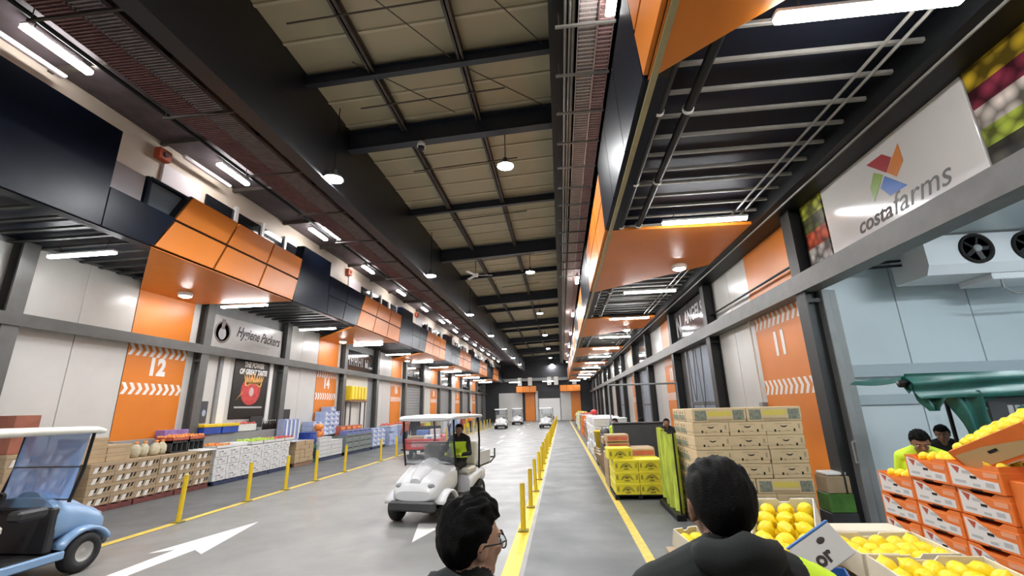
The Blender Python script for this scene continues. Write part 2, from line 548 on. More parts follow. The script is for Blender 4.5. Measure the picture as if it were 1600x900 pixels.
def column(side, y):
    X = XL if side == 'l' else XR
    s = 1 if side == 'l' else -1
    b = MB()
    x0, x1 = X, X + s * 0.26
    a, c = min(x0, x1), max(x0, x1)
    b.box(a, c, y - 0.015, y + 0.015, 0, ZS + 0.25)
    b.box(x1 - 0.015, x1 + 0.015, y - 0.15, y + 0.15, 0, ZS + 0.25)
    b.box(x0 + s * 0.01 - 0.008, x0 + s * 0.01 + 0.008, y - 0.15, y + 0.15, 0, ZS + 0.25)
    b.box(a, c + 0.0, y - 0.16, y + 0.16, 0, 0.03)
    b.box(a, c, y - 0.12, y + 0.12, 3.55, 3.62)
    return struct(b.build('column', M_STEEL if side == 'l' else M_COLD))

for k in range(-1, 6):
    yb = 12.5 + PER * k
    if k >= 0 or True:
        column('l', yb)
        column('l', yb + 4.15)
    ys = yb - 4.85                       # start of the stripe bay (after the former shop bay)
    panel('l', ys, ys + 1.275); panel('l', ys + 1.275, ys + 2.60)
    stripe('l', yb - 2.25, yb - 0.40, str(12 + 2 * k))
    panel('l', yb - 0.40, yb)
for k in range(-1, 6):
    yc = 7.85 + PER * k
    column('r', yc)
    if k >= 0:
        column('r', yc + 5.0)
    stripe('r', yc + 0.55, yc + 2.55, str(11 + 2 * k))
    panel('r', yc, yc + 0.55)
    panel('r', yc + 2.55, yc + 3.75); panel('r', yc + 3.75, yc + 5.0)

# girts along both walls
struct(MB().box(XL + 0.02, XL + 0.28, Y0, Y1, 3.86, 4.02).box(XL + 0.26, XL + 0.30, Y0, Y1, 3.80, 4.06).build('beam', M_STEEL), 'grey steel girt along the left wall')
struct(MB().box(XR - 0.30, XR - 0.02, Y0, Y1, 3.98, 4.03).box(XR - 0.32, XR - 0.28, Y0, Y1, 3.74, 4.05).box(XR - 0.28, XR - 0.02, Y0, Y1, 3.74, 3.78).build('beam', mat('girt_grey', (0.125, 0.125, 0.12), 0.5, var=0.15)), 'grey steel girt along the right wall')

# ---- shop bays, left wall
def shop_left(k):
    y0, y1 = 12.62 + PER * k, 16.58 + PER * k
    par = wall_left
    if k == 0:
        # white cold-store front under the sign
        ww = [(y0, y0 + 0.75), (y0 + 0.75, y0 + 1.0), (y1 - 0.6, y1)]
        MB().cham(XL - 0.03, XL, y0, y0 + 0.78, 0, 4.0, 0.006).build('wall_panel', M_WALL, par)
        MB().cham(XL - 0.03, XL + 0.06, y0 + 0.80, y0 + 0.95, 0, 3.95, 0.006).build('door_frame', M_STEELL, par)
        MB().cham(XL - 0.03, XL + 0.03, y0 + 0.97, y0 + 1.30, 0, 3.95, 0.006).build('door_frame', M_WHITE, par)
        MB().cham(XL - 0.03, XL, y0 + 1.32, y1 - 0.60, 0, 4.0, 0.006).build('wall_panel', M_WALL, par)
        MB().cham(XL - 0.03, XL + 0.05, y1 - 0.58, y1 - 0.38, 0, 3.95, 0.006).build('door_frame', M_WHITE, par)
        MB().cham(XL - 0.03, XL, y1 - 0.36, y1, 0, 4.0, 0.006).build('wall_panel', M_STEEL, par)
    elif k == 1:
        MB().cham(XL - 0.03, XL, y0, y0 + 3.2, 0, 4.0, 0.006).build('wall_panel', M_OFFW, par)
        MB().cham(XL - 0.03, XL, y0 + 3.22, y1, 0, 4.0, 0.006).build('wall_panel', M_STEELL, par)
    elif k == -1:
        for i in range(3):
            MB().cham(XL - 0.03, XL, y0 + i * 1.32, y0 + i * 1.32 + 1.31, 0, 5.5, 0.006).build('wall_panel', M_WALL, par)
        return
    else:
        # roller door of grey slats
        d = struct(MB().box(XL - 0.03, XL - 0.01, y0, y1, 0, 4.0).build('door_%d' % k, M_STEELL))
        sl = MB().cham(0, 0.03, 0, y1 - y0 - 0.2, 0, 0.19, 0.02).mesh('slat', M_STEELL)
        for i in range(19):
            obj('slat', sl, d, (XL - 0.01, y0 + 0.1, 0.02 + i * 0.2))
for k in range(-1, 6):
    shop_left(k)

def sign_left(k):
    y0, y1 = 12.72 + PER * k, 16.50 + PER * k
    if k == 0:
        t = thing('shop_sign', 'pale grey shop sign with a round emblem and script lettering', 'sign', (XL + 0.04, (y0 + y1) / 2, 4.10))
        h = (y1 - y0) / 2
        MB().cham(-0.03, 0.03, -h, h, 0, 1.06, 0.008).build('sign_board', mat('pale_grey_sign', (0.47, 0.455, 0.44), 0.3, var=0.05), t)
        text('lettering', 'Hygiene Packers', 0.50, M_PRINTD, t, (0.032, 0.52, 0.60), (0, 1, -0.03), (0, 0, 1), 0.002, 0.40, 0.011, xs=0.72)
        text('lettering', 'FRESH PRODUCE', 0.12, M_PRINTG, t, (0.032, 0.75, 0.28), (0, 1, -0.03), (0, 0, 1), 0.002)
        e = MB()
        Mx = Matrix.Translation((0.034, -1.32, 0.52)) @ Matrix.Rotation(PI / 2, 4, 'Y')
        e.lathe([(0.30, 0), (0.36, 0), (0.36, 0.004), (0.30, 0.004), (0.30, 0)], 28, 0, Mx)
        e.ell((0.034, -1.32, 0.47), (0.006, 0.17, 0.21), 16, 8, 1)
        e.box(0.03, 0.04, -1.39, -1.25, 0.62, 0.95, 0)
        e.build('emblem', [mat('emblem_brown', (0.20, 0.165, 0.155), 0.5), mat('emblem_grey', (0.42, 0.42, 0.44), 0.4)], t)
        return
    t = thing('shop_sign', 'dark glossy shop sign with pale lettering, %s along the left wall' % ORD[k - 1], 'sign', (XL + 0.04, (y0 + y1) / 2, 4.10))
    h = (y1 - y0) / 2
    MB().cham(-0.03, 0.03, -h, h, 0, 1.06, 0.008).build('sign_board', mat('dark_gloss_sign', (0.022, 0.021, 0.02), 0.12), t)
    e = MB()
    u = -h + 0.25
    rr = random.Random(k)
    while u < h - 0.9:                       # letter-like strokes, too far away to read
        w = rr.choice((0.30, 0.38, 0.24))
        zz, hh = 0.25, 0.48
        e.box(0.032, 0.036, u, u + 0.08, zz, zz + hh)
        if w > 0.25:
            e.box(0.032, 0.036, u + w - 0.08, u + w, zz, zz + hh)
            e.box(0.032, 0.036, u + 0.08, u + w - 0.08, zz + (hh - 0.08) * rr.choice((0, 0.5, 1)), zz + (hh - 0.08) * 0.5 + 0.08)
        u += w + 0.13
    e.box(0.032, 0.036, h - 0.85, h - 0.35, 0.22, 0.34)
    e.build('lettering', mat('sign_grey_letters', (0.36, 0.35, 0.33), 0.4), t)
for k in range(0, 6):
    sign_left(k)

# poster on the cold-store front
po = thing('poster', 'tall black poster with a red splashing fruit under white lettering', 'poster', (XL + 0.012, 15.06, 1.80))
MB().cham(-0.01, 0.02, -0.92, 0.92, 0, 2.2, 0.005).build('board', mat('black_poster', (0.012, 0.011, 0.010), 0.3), po)
text('lettering', 'THE POWER\nOF GREAT TASTE', 0.25, M_WHITE, po, (0.022, 0.06, 1.74), (0, 1, 0), (0, 0, 1), 0.002, 0.15, 0.014, xs=0.75)
e = MB()
e.ell((0.022, 0.02, 0.96), (0.004, 0.52, 0.50), 24, 12, 0)
e.ell((0.025, 0.05, 0.93), (0.004, 0.13, 0.16), 14, 8, 2)
for i in range(9):
    a = -1.1 + 0.29 * i
    cx, cz = 0.1 + 0.36 * math.sin(a), 1.18 + 0.16 * math.cos(a)
    e.add([(0.027, cx - 0.09, cz - 0.12), (0.027, cx + 0.09, cz - 0.12), (0.027, cx + 0.22 * math.sin(a), cz + 0.30)], [(0, 1, 2)], 1)
e.add([(0.027, -0.42, 0.86), (0.027, -0.36, 0.98), (0.027, -0.72, 0.60)], [(0, 1, 2)], 1)
e.build('fruit_picture', [mat('poster_red', (0.55, 0.055, 0.05), 0.4, var=0.3, vscale=5), mat('poster_flame', (0.72, 0.38, 0.10), 0.4, var=0.4, vscale=6), mat('poster_pale', (0.62, 0.45, 0.45), 0.4)], po)
MB().box(0.0215, 0.0225, -0.72, 0.72, 0.36, 0.42).build('print', M_PRINTG, po)

t = thing('notice', 'narrow dark notice with a white badge beside the cold-store door', 'notice', (XL + 0.004, 13.08, 1.72))
MB().cham(0, 0.02, -0.13, 0.13, 0, 0.66, 0.004).build('board', mat('grey_notice', (0.06, 0.06, 0.075), 0.4), t)
MB().ell((0.021, 0, 0.30), (0.003, 0.075, 0.10), 14, 8).build('badge', M_CARDLB, t)

# ---- shop bays, right wall
M_RAIL = mat('cool_grey_rail', (0.36, 0.42, 0.45), 0.4)
def cool_room():
    y0, y1 = 3.72, 7.72
    zc = 4.35
    w = struct(MB().box(XR + 0.16, 9.0, 7.95, 8.1, 0, 4.6).build('wall_coolroom_side', M_STEELL))
    for i in range(4):
        MB().cham(XR + 0.16 + i * 1.12, XR + 0.16 + i * 1.12 + 1.11, 7.92, 7.95, 0, zc, 0.006).build('wall_panel', M_COOL, w)
    w2 = struct(MB().box(8.95, 9.1, Y0, 8.1, 0, 4.6).build('wall_coolroom_back', M_COOL))
    w3 = struct(MB().box(XR + 0.16, 9.0, 0.4, 0.55, 0, 4.6).build('wall_coolroom_near', M_COOL))
    struct(MB().box(XR, 9.0, 0.4, 8.1, zc, zc + 0.15).build('ceiling_coolroom', M_COOL))
    struct(MB().cham(XR + 0.17, 8.9, 7.84, 7.92, 2.28, 2.48, 0.008).build('trim_1', M_RAIL), 'grey rail along the cool room wall')
    struct(MB().cham(XR + 0.17, 8.9, 7.88, 7.92, 1.84, 2.0, 0.008).build('trim_2', M_RAIL), 'lower grey rail along the cool room wall')
    j = struct(MB().cham(XR - 0.02, XR + 0.10, 7.68, 7.92, 0, 3.75, 0.01).cham(XR + 0.11, XR + 0.24, 7.74, 7.92, 0, 3.75, 0.01).build('door_frame', M_STEELL), 'grey door jamb of the cool room')
    h = MB().tube([(XR - 0.02, 7.66, 1.0), (XR - 0.10, 7.60, 1.02), (XR - 0.10, 7.60, 1.30), (XR - 0.02, 7.66, 1.32)], 0.016).build('door_handle', M_CHROME, j)
    # evaporator
    t = thing('cooling_unit', 'white cooling unit with two black fans under the cool room ceiling', 'cooler', (5.62, 6.9, 3.72))
    b = MB()
    prof = [(0.0, 0.0), (-0.0, 0.62), (0.75, 0.62), (0.75, 0.10)]
    b.prism([(0.08, 0.0), (0.0, 0.14), (0.0, 0.60), (0.72, 0.60), (0.72, 0.0)], 0, 2.0, 'x')
    b.build('casing', M_WHITEG, t)
    for fx in (0.70, 1.42):
        f = MB()
        Mx = Matrix.Translation((fx, 0.0, 0.36)) @ Matrix.Rotation(PI / 2, 4, 'X')
        f.lathe([(0.20, -0.02), (0.235, 0.0), (0.235, 0.03), (0.20, 0.035), (0.19, 0.0), (0.19, -0.02)], 28, 0, Mx)
        f.lathe([(0.0, 0.0), (0.19, 0.0)], 24, 0, Mx)
        fo = f.build('fan', M_HOLE, t)
        hb = MB().lathe([(0.0, 0.05), (0.05, 0.05), (0.06, 0.0)], 16, 0, Mx)
        hb.build('fan_hub', M_STEELL, fo)
        bl = MB()
        for q in range(5):
            a = q * 2 * PI / 5
            R = Mx @ Matrix.Rotation(a, 4, 'Z') @ Matrix.Rotation(0.5, 4, 'X')
            bl.box(0.05, 0.175, -0.035, 0.035, 0.006, 0.012, 0, R)
        bl.build('fan_blade', M_DARK, fo)
    MB().cham(0.9, 1.9, 0.10, 0.68, -0.10, 0.0, 0.01).build('drip_tray', M_WHITEG, t)
    MB().tube([(1.05, 0.15, -0.1), (1.05, 0.15, -0.22), (1.3, 0.3, -0.28), (2.3, 0.4, -0.28)], 0.018).build('drain_pipe', M_STEELL, t)
    MB().tube([(0, 0.5, 0.30), (-0.9, 0.85, 0.36)], 0.022).tube([(0, 0.5, 0.38), (-0.9, 0.85, 0.42)], 0.022).build('coolant_pipe', M_BLACK, t)
    MB().box(-0.02, 2.05, -0.02, 0.74, 0.60, 0.625).build('hanging_rail', M_STEEL, t)
    # lamp of the cool room
    for i, (lx, ly) in enumerate(((6.6, 4.2), (6.9, 2.2))):
        tl = thing('tube_light', 'white tube light on the cool room ceiling, %s from the opening' % ORD[i], 'light', (lx, ly, zc - 0.1))
        MB().cham(-0.75, 0.75, -0.06, 0.06, 0.03, 0.1, 0.01).build('housing', M_WHITE, tl)
        MB().box(-0.72, 0.72, -0.04, 0.04, 0.0, 0.028).build('diffuser', mat('lamp_cool', (0.86, 0.95, 1.0), 0.5, emit=185), tl)
cool_room()

def door_right(k):
    y0, y1 = 13.0 + PER * (k - 1), 16.86 + PER * (k - 1)
    d = struct(MB().box(XR + 0.0, XR + 0.03, y0, y1, 0, 4.0).build('door_%d' % (k + 10), M_STEEL))
    doorm = mat('blue_grey_door', (0.24, 0.29, 0.36), 0.4, var=0.06)
    pm = MB().cham(0, 0.03, 0, 0.74, 0, 3.66, 0.008).mesh('door_panel', doorm)
    for i in range(3):
        obj('door_panel', pm, d, (XR - 0.03, y0 + 0.62 + i * 0.76, 0.02))
    MB().cham(-0.05, 0.0, 0, 0.55, 0, 3.70, 0.01).build('door_frame', M_STEELL, d, (XR, y0 + 0.02, 0))
    MB().cham(-0.06, 0.0, 0, 0.16, 0, 3.70, 0.01).build('door_frame', M_STEELL, d, (XR, y0 + 2.95, 0))
    MB().cham(-0.05, 0.0, 0, 2.3, 1.88, 1.98, 0.01).build('door_rail', M_STEEL, d, (XR, y0 + 0.62, 0))
    if k <= 5:
        h = 1.93
        t = thing('shop_sign', 'dark glossy shop sign with slanted grey lettering, %s along the right wall' % ORD[k - 1], 'sign', (XR - 0.04, (y0 + y1) / 2, 4.10))
        MB().cham(-0.03, 0.03, -h, h, 0, 1.12, 0.008).build('sign_board', mat('grey_gloss_sign', (0.10, 0.095, 0.10), 0.10), t)
        if k == 1:
            gl = mat('sign_silver', (0.42, 0.42, 0.45), 0.4)
            e = MB()
            # block emblem beside the name
            e.prism([(1.75, 0.18), (1.60, 0.18), (1.60, 0.92), (1.75, 0.92)], -0.034, -0.031, 'x')
            e.prism([(1.25, 0.18), (1.10, 0.18), (1.10, 0.92), (1.25, 0.92)], -0.034, -0.031, 'x')
            e.prism([(1.75, 0.92), (1.58, 0.92), (1.10, 0.18), (1.27, 0.18)], -0.034, -0.031, 'x')
            e.build('emblem', gl, t)
            text('lettering', 'ANGELS', 0.62, gl, t, (-0.032, -0.35, 0.66), (0, -1, 0), (0, 0, 1), 0.002, 0.15, 0.01, xs=0.9)
for k in range(1, 7):
    door_right(k)

# the costa farms banner and its fruit panels
bn = thing('banner', 'large white banner with a four-blade colour pinwheel and dark name lettering', 'banner', (XR - 0.06, 5.74, 4.16))
MB().cham(-0.01, 0.02, -1.31, 1.31, 0, 1.12, 0.004).build('board', mat('gloss_banner', (0.66, 0.64, 0.62), 0.14), bn)
def bpoly(pts, m, nm):
    # pts are (y, z) on the banner
    MB().prism([(y - 5.74, z - 4.16) for y, z in pts], -0.014, -0.0105, 'x').build(nm, m, bn)
bpoly(LOGO['red'], mat('logo_red', (0.35, 0.025, 0.03), 0.4), 'logo_blade')
bpoly(LOGO['orange'], mat('logo_orange', (0.62, 0.20, 0.035), 0.4), 'logo_blade')
bpoly(LOGO['green'], mat('logo_green', (0.22, 0.36, 0.04), 0.4), 'logo_blade')
bpoly(LOGO['blue'], mat('logo_blue', (0.03, 0.14, 0.50), 0.4), 'logo_blade')
text('lettering', 'costa', 0.31, M_PRINTD, bn, (-0.012, 0.34, 0.17), (0, -1, 0), (0, 0, 1), 0.001, 0.30, 0.006, xs=1.0)
text('lettering', 'farms', 0.40, mat('grey_letters', (0.13, 0.13, 0.13), 0.5), bn, (-0.012, -0.45, 0.19), (0, -1, 0), (0, 0, 1), 0.001, 0.30, 0.0, xs=1.0)
fp1 = fruit_print('fruit_print_far', [(0, (0.55, 0.50, 0.46)), (0.27, (0.55, 0.09, 0.04)), (0.55, (0.10, 0.11, 0.03)), (0.82, (0.55, 0.58, 0.06))])
fp2 = fruit_print('fruit_print_near', [(0, (0.05, 0.05, 0.03)), (0.2, (0.50, 0.62, 0.08)), (0.40, (0.70, 0.62, 0.55)), (0.64, (0.24, 0.03, 0.06)), (0.85, (0.66, 0.45, 0.03))])
o = MB().box(-0.02, 0.02, -0.31, 0.31, 0, 1.10).build('fruit_poster', fp1, None, (XR - 0.05, 7.40, 4.18))
tag(o, 'narrow printed fruit panel between the dark column and the white banner', 'panel')
o = MB().box(-0.02, 0.02, -0.95, 0.95, 0, 1.12).build('fruit_poster', fp2, None, (XR - 0.06, 3.44, 4.16))
tag(o, 'printed fruit panel of lemons, berries and grapes cut by the frame', 'panel')

o = thing('drop_pipe', 'pale pipe dropping from the girt beside bay number 11', 'pipe', (XR - 0.07, 10.52, 0.004))
MB().cyl((0, 0, 1.9), (0, 0, 3.74), 0.022, n=10).build('tube', M_OFFW, o)
MB().cham(-0.05, 0.06, -0.09, 0.09, 1.62, 1.92, 0.01).build('switch_box', M_STEELL, o)
tag(MB().cyl((XR - 0.10, 7.9, 4.36), (XR - 0.10, 13.1, 4.36), 0.025, n=8).build('conduit', M_BLACK), 'black conduit above the girt beside bay number 11', 'conduit')
for i, (ya, yb_, dz) in enumerate(((14.1, 14.7, 1.9), (14.9, 15.5, 1.7))):
    pts = [(XR - 0.12, ya + (yb_ - ya) * q / 14, 3.7 - dz * (1 - (2 * q / 14 - 1) ** 2)) for q in range(15)]
    tag(MB().tube(pts, 0.014, 6).build('hanging_cable', M_STEEL), 'grey cable hanging in a loop before the blue-grey door, %s of two' % ORD[i], 'cable')

# ---- canopies: dark deck, orange soffits, fascias
FL, FR = -8.15, 1.1
struct(MB().box(XL, FL, Y0, Y1, 5.62, 5.72).build('ceiling_canopy_left', M_DECK))
struct(MB().box(FR, XR, Y0, Y1, 5.62, 5.72).build('ceiling_canopy_right', M_DECK))
cl, cr = bpy.data.objects['ceiling_canopy_left'], bpy.data.objects['ceiling_canopy_right']
bml = MB().cham(XL + 0.05, FL - 0.2, -0.045, 0.045, 5.50, 5.55, 0.012).mesh('batten', M_COLD)
bmr = MB().cham(FR + 0.1, XR - 0.05, -0.024, 0.024, 5.45, 5.50, 0.008).mesh('batten', M_BATTEN)
for i in range(120):
    y = 1.41 + 0.445 * i
    if y > 50:
        break
    obj('batten', bml, cl, (0, y + 0.1, 0))
    obj('batten', bmr, cr, (0, y, 0))
struct(MB().box(XR - 0.62, XR, Y0, Y1, 5.26, 5.60).build('beam', M_BLACK), 'black bulkhead over the right wall')
struct(MB().box(FR + 0.02, FR + 0.085, Y0, Y1, ZS - 0.04, ZS + 0.02).build('trim_3', M_BEIGE), 'beige edge strip under the right canopy')
for x, r, m, nm in ((1.36, 0.05, M_BLACK, 'black'), (1.70, 0.055, M_BLACK, 'thick black')):
    t = thing('pipe', '%s pipe with white clamps under the right canopy' % nm, 'pipe', (x, 0, 5.36))
    MB().cyl((0, Y0, 0), (0, 40, 0), r, n=10).build('tube', m, t)
    for i in range(20):
        y = 1.2 + 1.75 * i
        MB().cyl((0, y - 0.02, 0), (0, y + 0.02, 0), r + 0.014, n=12).build('clamp', M_WHITE, t)
for x, nm in ((3.42, 'inner'), (3.58, 'outer')):
    tag(MB().cyl((x, Y0, 5.39), (x, 40, 5.39), 0.018, n=8).build('conduit', M_BATTEN), 'thin grey conduit under the right canopy, %s of the pair' % nm, 'conduit')
tag(MB().cyl((4.02, Y0, 5.24), (4.02, 40, 5.24), 0.018, n=8).build('conduit', M_BATTEN), 'thin grey conduit along the black bulkhead over the right wall', 'conduit')

def soffit_quad(pts, z, th, name, m):
    return struct(MB().prism(pts, z, z + th, 'z').build(name, m))
def fascia_panel_quad(X, s, q, m, par, nx, nz, gap=0.022):
    """split a quad (y0b,y1b,z0,y0t,y1t,z1) in the plane x=X into panels standing proud"""
    yb0, yb1, z0, yt0, yt1, z1 = q
    for j in range(nz):
        for i in range(nx):
            def P(u, v):
                a = yb0 + (yb1 - yb0) * u
                b = yt0 + (yt1 - yt0) * u
                return (a + (b - a) * v, z0 + (z1 - z0) * v)
            u0, u1, v0, v1 = i / nx, (i + 1) / nx, j / nz, (j + 1) / nz
            poly = [P(u0, v0), P(u1, v0), P(u1, v1), P(u0, v1)]
            poly = [(poly[0][0] + gap, poly[0][1] + gap), (poly[1][0] - gap, poly[1][1] + gap), (poly[2][0] - gap, poly[2][1] - gap), (poly[3][0] + gap, poly[3][1] - gap)]
            MB().prism(poly, X, X + s * 0.05, 'x').build('fascia_panel', m, par)
def fascia(side, y0b, y1b, y0t, y1t, ztop, m, nx, nz, dark=False):
    X, s = (FL, 1) if side == 'l' else (FR, -1)
    back = MB().prism([(y0b, ZS), (y1b, ZS), (y1t, ztop), (y0t, ztop)], X - s * 0.22, X, 'x').build('canopy_fascia', M_BLACK if not dark else M_NAVY)
    struct(back)
    fascia_panel_quad(X, s, (y0b, y1b, ZS, y0t, y1t, ztop), m, back, nx, nz, 0.03 if not dark else 0.012)
    return back
for k in range(-1, 6):
    d = PER * k
    # left
    soffit_quad([(FL, 7.5 + d), (FL, 12.3 + d), (XL, 12.1 + d), (XL, 10.25 + d)], ZS - 0.01, 0.06, 'canopy_soffit', M_ORANGE)
    fascia('l', 7.5 + d, 12.3 + d, 8.2 + d, 12.62 + d, 6.78, M_ORANGE, 3, 2)
    if k >= 0:
        fascia('l', 12.3 + d, 14.35 + d, 12.62 + d, 14.35 + d, 7.24, M_NAVY, 1, 1, True)
        fascia('l', 14.35 + d, 16.65 + d, 14.35 + d, 17.35 + d, 6.74, M_NAVY, 2, 2, True)
    else:
        fascia('l', 12.3 + d - 4, 6.45, 12.62 + d - 4, 6.45, 7.26, M_NAVY, 3, 1, True)
        fascia('l', 6.45, 7.5, 6.45, 7.88, 6.1, M_NAVY, 1, 1, True)
    # right
    soffit_quad([(FR, 8.25 + d), (FR, 13.2 + d), (XR, 10.42 + d), (XR, 8.38 + d)], ZS - 0.01, 0.06, 'canopy_soffit', M_ORANGE)
    fascia('r', 8.25 + d, 13.2 + d, 8.6 + d, 13.5 + d, 6.80, M_ORANGE, 3, 2)
    fascia('r', 13.2 + d, 17.4 + d, 13.5 + d, 17.75 + d, 7.0, M_NAVY, 3, 1, True)
# glimpse behind the low parapet: grey plant housings on the left canopy
pb = thing('plant_housing', 'pale grey metal housing seen over the low parapet on the left canopy', 'housing', (-8.60, 6.98, 5.766))
MB().cham(-0.25, 0.25, -0.52, 0.30, 0, 1.02, 0.02).build('casing', mat('housing_grey', (0.40, 0.39, 0.42), 0.4), pb)
MB().cham(-0.27, 0.28, 0.32, 0.40, 0, 1.05, 0.01).build('corner_post', M_NAVY, pb)
pb = thing('plant_housing', 'shiny blue-grey metal housing beside the orange fascia on the left canopy', 'housing', (-8.60, 7.85, 5.766))
MB().cham(-0.25, 0.25, -0.45, 0.45, 0, 1.0, 0.03).build('casing', mat('housing_blue', (0.10, 0.125, 0.15), 0.25), pb)
MB().cham(-0.27, 0.28, -0.48, 0.48, 1.0, 1.08, 0.02).build('lid', M_NAVY, pb)

# ---- upper left wall behind the parapet, with dark windows
wu = struct(MB().box(-9.1, -8.9, Y0, Y1, 5.72, 8.1).build('wall_upper_left', M_UPPER))
wn = 1
for k in range(-1, 6):
    d = PER * k
    for i in range(4):
        y = 9.35 + d + i * 1.12
        w = struct(MB().box(-8.9, -8.86, y, y + 1.0, 6.3, 7.50).build('window_%d' % wn, M_GLASS_D))
        MB().box(-8.9, -8.80, y + 1.0, y + 1.10, 6.2, 7.62).build('window_frame', M_WHITE, w)
        wn += 1
    MB().box(-8.9, -8.84, 8.05 + d, 9.15 + d, 6.75, 7.60).build('wall_panel', mat('pinkish_white', (0.66, 0.58, 0.60), 0.5), wu)
    f = thing('alarm_box', 'small red alarm box high on the upper left wall, %s from the front' % ORD[k + 1], 'alarm box', (-8.84, 7.95 + d, 7.62))
    MB().cham(-0.06, 0.10, -0.16, 0.16, 0, 0.26, 0.015).build('case', mat('alarm_red', (0.45, 0.07, 0.025), 0.4), f)
    MB().cyl((0.10, 0, 0.13), (0.13, 0, 0.13), 0.06, n=14).build('sounder', M_DARK, f)
struct(MB().box(-9.1, FL + 0.0, Y0, Y1, 5.72, 5.76).build('ceiling_deck_left', M_DECK))

# ---- left service ceiling: purple deck, cable trays, pipes
cz = 8.1
csl = struct(MB().box(-9.1, -5.15, Y0, Y1, cz, cz + 0.1).build('ceiling_service_left', M_PURP))
for i in range(11):
    MB().box(-9.0, -5.2, 3.3 + 2.3 * i, 3.38 + 2.3 * i, cz - 0.10, cz).build('batten', M_PURLIN, csl)
def tray(label, x0, x1, z, m, y1=44, pitch=0.06, cat='cable tray'):
    t = thing('cable_tray', label, cat, ((x0 + x1) / 2, 0, z))
    h = (x1 - x0) / 2
    MB().box(-h, -h + 0.015, Y0, y1, 0, 0.07).build('side_rail', m, t)
    MB().box(h - 0.015, h, Y0, y1, 0, 0.07).build('side_rail', m, t)
    b = MB()
    y = 2.6
    while y < y1:
        b.box(-h, h, y, y + 0.024, 0, 0.012)
        y += pitch
    o = b.build('rung', m, t)
    o['kind'] = 'stuff'
    MB().box(-h + 0.03, h - 0.03, Y0, y1, 0.022, 0.05).build('cable_bundle', mat('cables_' + m.name, tuple(c * 0.6 for c in m.node_tree.nodes['Principled BSDF'].inputs['Base Color'].default_value[:3]), 0.6, var=0.5, vscale=25, stretch=(8, 0.4, 1)), t)
TRL = mat('dull_red_tray', (0.24, 0.125, 0.125), 0.55, var=0.3, vscale=5)
TRL2 = mat('dull_grey_tray', (0.24, 0.20, 0.20), 0.55, var=0.3, vscale=5)
tray('dull red cable tray beside the black box beam', -6.05, -5.45, 7.78, TRL)
tray('dull grey cable tray under the left service ceiling', -6.75, -6.25, 7.70, TRL2)
tray('dull red cable tray nearest the upper left wall', -7.50, -6.95, 7.86, TRL)
for x, z, r, nm in ((-5.47, 7.30, 0.05, 'grey pipe along the foot of the black box beam'), (-5.60, 7.45, 0.03, 'thin grey pipe beside the black box beam'), (-7.78, 7.94, 0.04, 'dark pipe under the left service ceiling by the strip lights')):
    tag(MB().cyl((x, Y0, z), (x, Y1, z), r, n=8).build('pipe', M_BATTEN if 'grey' in nm else M_BLACK), nm, 'pipe')
for i in range(13):
    y = 4.4 + 2.3 * i
    t = thing('strut_hanger', 'slim steel hanger bar under the left cable trays, %s from the front' % ORD[i], 'hanger', (-6.5, y, 7.66))
    MB().box(-1.1, 1.1, -0.02, 0.02, 0, 0.04).build('bar', M_PURLIN, t)
    for x in (-1.05, 1.05):
        MB().cyl((x, 0, 0), (x, 0, cz - 7.66), 0.008, n=6).build('rod', M_STEEL, t)

# ---- black box beam left of the roof light
struct(MB().box(-5.20, -5.08, Y0, Y1, 7.12, 9.0).box(-5.40, -5.08, Y0, Y1, 7.06, 7.12).build('beam', mat('black_plate', (0.008, 0.009, 0.012), 0.4)), 'deep black plate beam left of the roof')

# ---- central roof: sloping beige sheets, purlins, rafters
RS = 0.05
def rz(x):
    return 9.12 + RS * (x + 2.5)
roof = struct(MB().add([(-5.6, Y0, rz(-5.6) + 0.06), (1.5, Y0, rz(1.5) + 0.06), (1.5, Y1, rz(1.5) + 0.06), (-5.6, Y1, rz(-5.6) + 0.06),
                        (-5.6, Y0, rz(-5.6) + 0.16), (1.5, Y0, rz(1.5) + 0.16), (1.5, Y1, rz(1.5) + 0.16), (-5.6, Y1, rz(-5.6) + 0.16)],
                       [(0, 3, 2, 1), (4, 5, 6, 7), (0, 1, 5, 4), (1, 2, 6, 5), (2, 3, 7, 6), (3, 0, 4, 7)]).build('roof', M_ROOF))
Rx = Matrix.Translation((-2.5, 0, 9.12)) @ Matrix.Rotation(-math.atan(RS), 4, 'Y')
sheet = MB().cham(-2.75, 2.75, 0.0, 0.80, 0.0, 0.05, 0.006, 0, Rx).box(-2.75, 2.75, 0.80, 0.86, -0.035, 0.05, 1, Rx).mesh('roof_panel', [M_ROOF, mat('beige_rib', (0.52, 0.49, 0.36), 0.5)])
y = 2.2
while y < 56:
    obj('roof_panel', sheet, roof, (0, y, 0))
    y += 0.87
for x in (-3.62, -1.70):
    z = rz(x)
    b = MB().box(x - 0.07, x + 0.07, Y0, Y1, z - 0.22, z - 0.20).box(x - 0.015, x + 0.015, Y0, Y1, z - 0.22, z - 0.02).box(x - 0.07, x + 0.07, Y0, Y1, z - 0.04, z - 0.02)
    struct(b.build('beam', M_PURLIN), 'brown purlin along the roof')
def xbeam(y, z0, dep, w, m, x0=-5.1, x1=0.62):
    b = MB()
    t = math.atan(RS)
    Mx = Matrix.Translation((-2.5, y, z0)) @ Matrix.Rotation(-t, 4, 'Y')
    L0, L1 = x0 + 2.5, x1 + 2.5
    b.box(L0, L1, -w / 2, w / 2, 0, 0.025, 0, Mx).box(L0, L1, -w / 2, w / 2, dep - 0.025, dep, 0, Mx).box(L0, L1, -0.02, 0.02, 0.02, dep - 0.02, 0, Mx)
    return struct(b.build('beam', m))
M_RAFT = mat('blue_black_rafter', (0.014, 0.019, 0.032), 0.4, var=0.2)
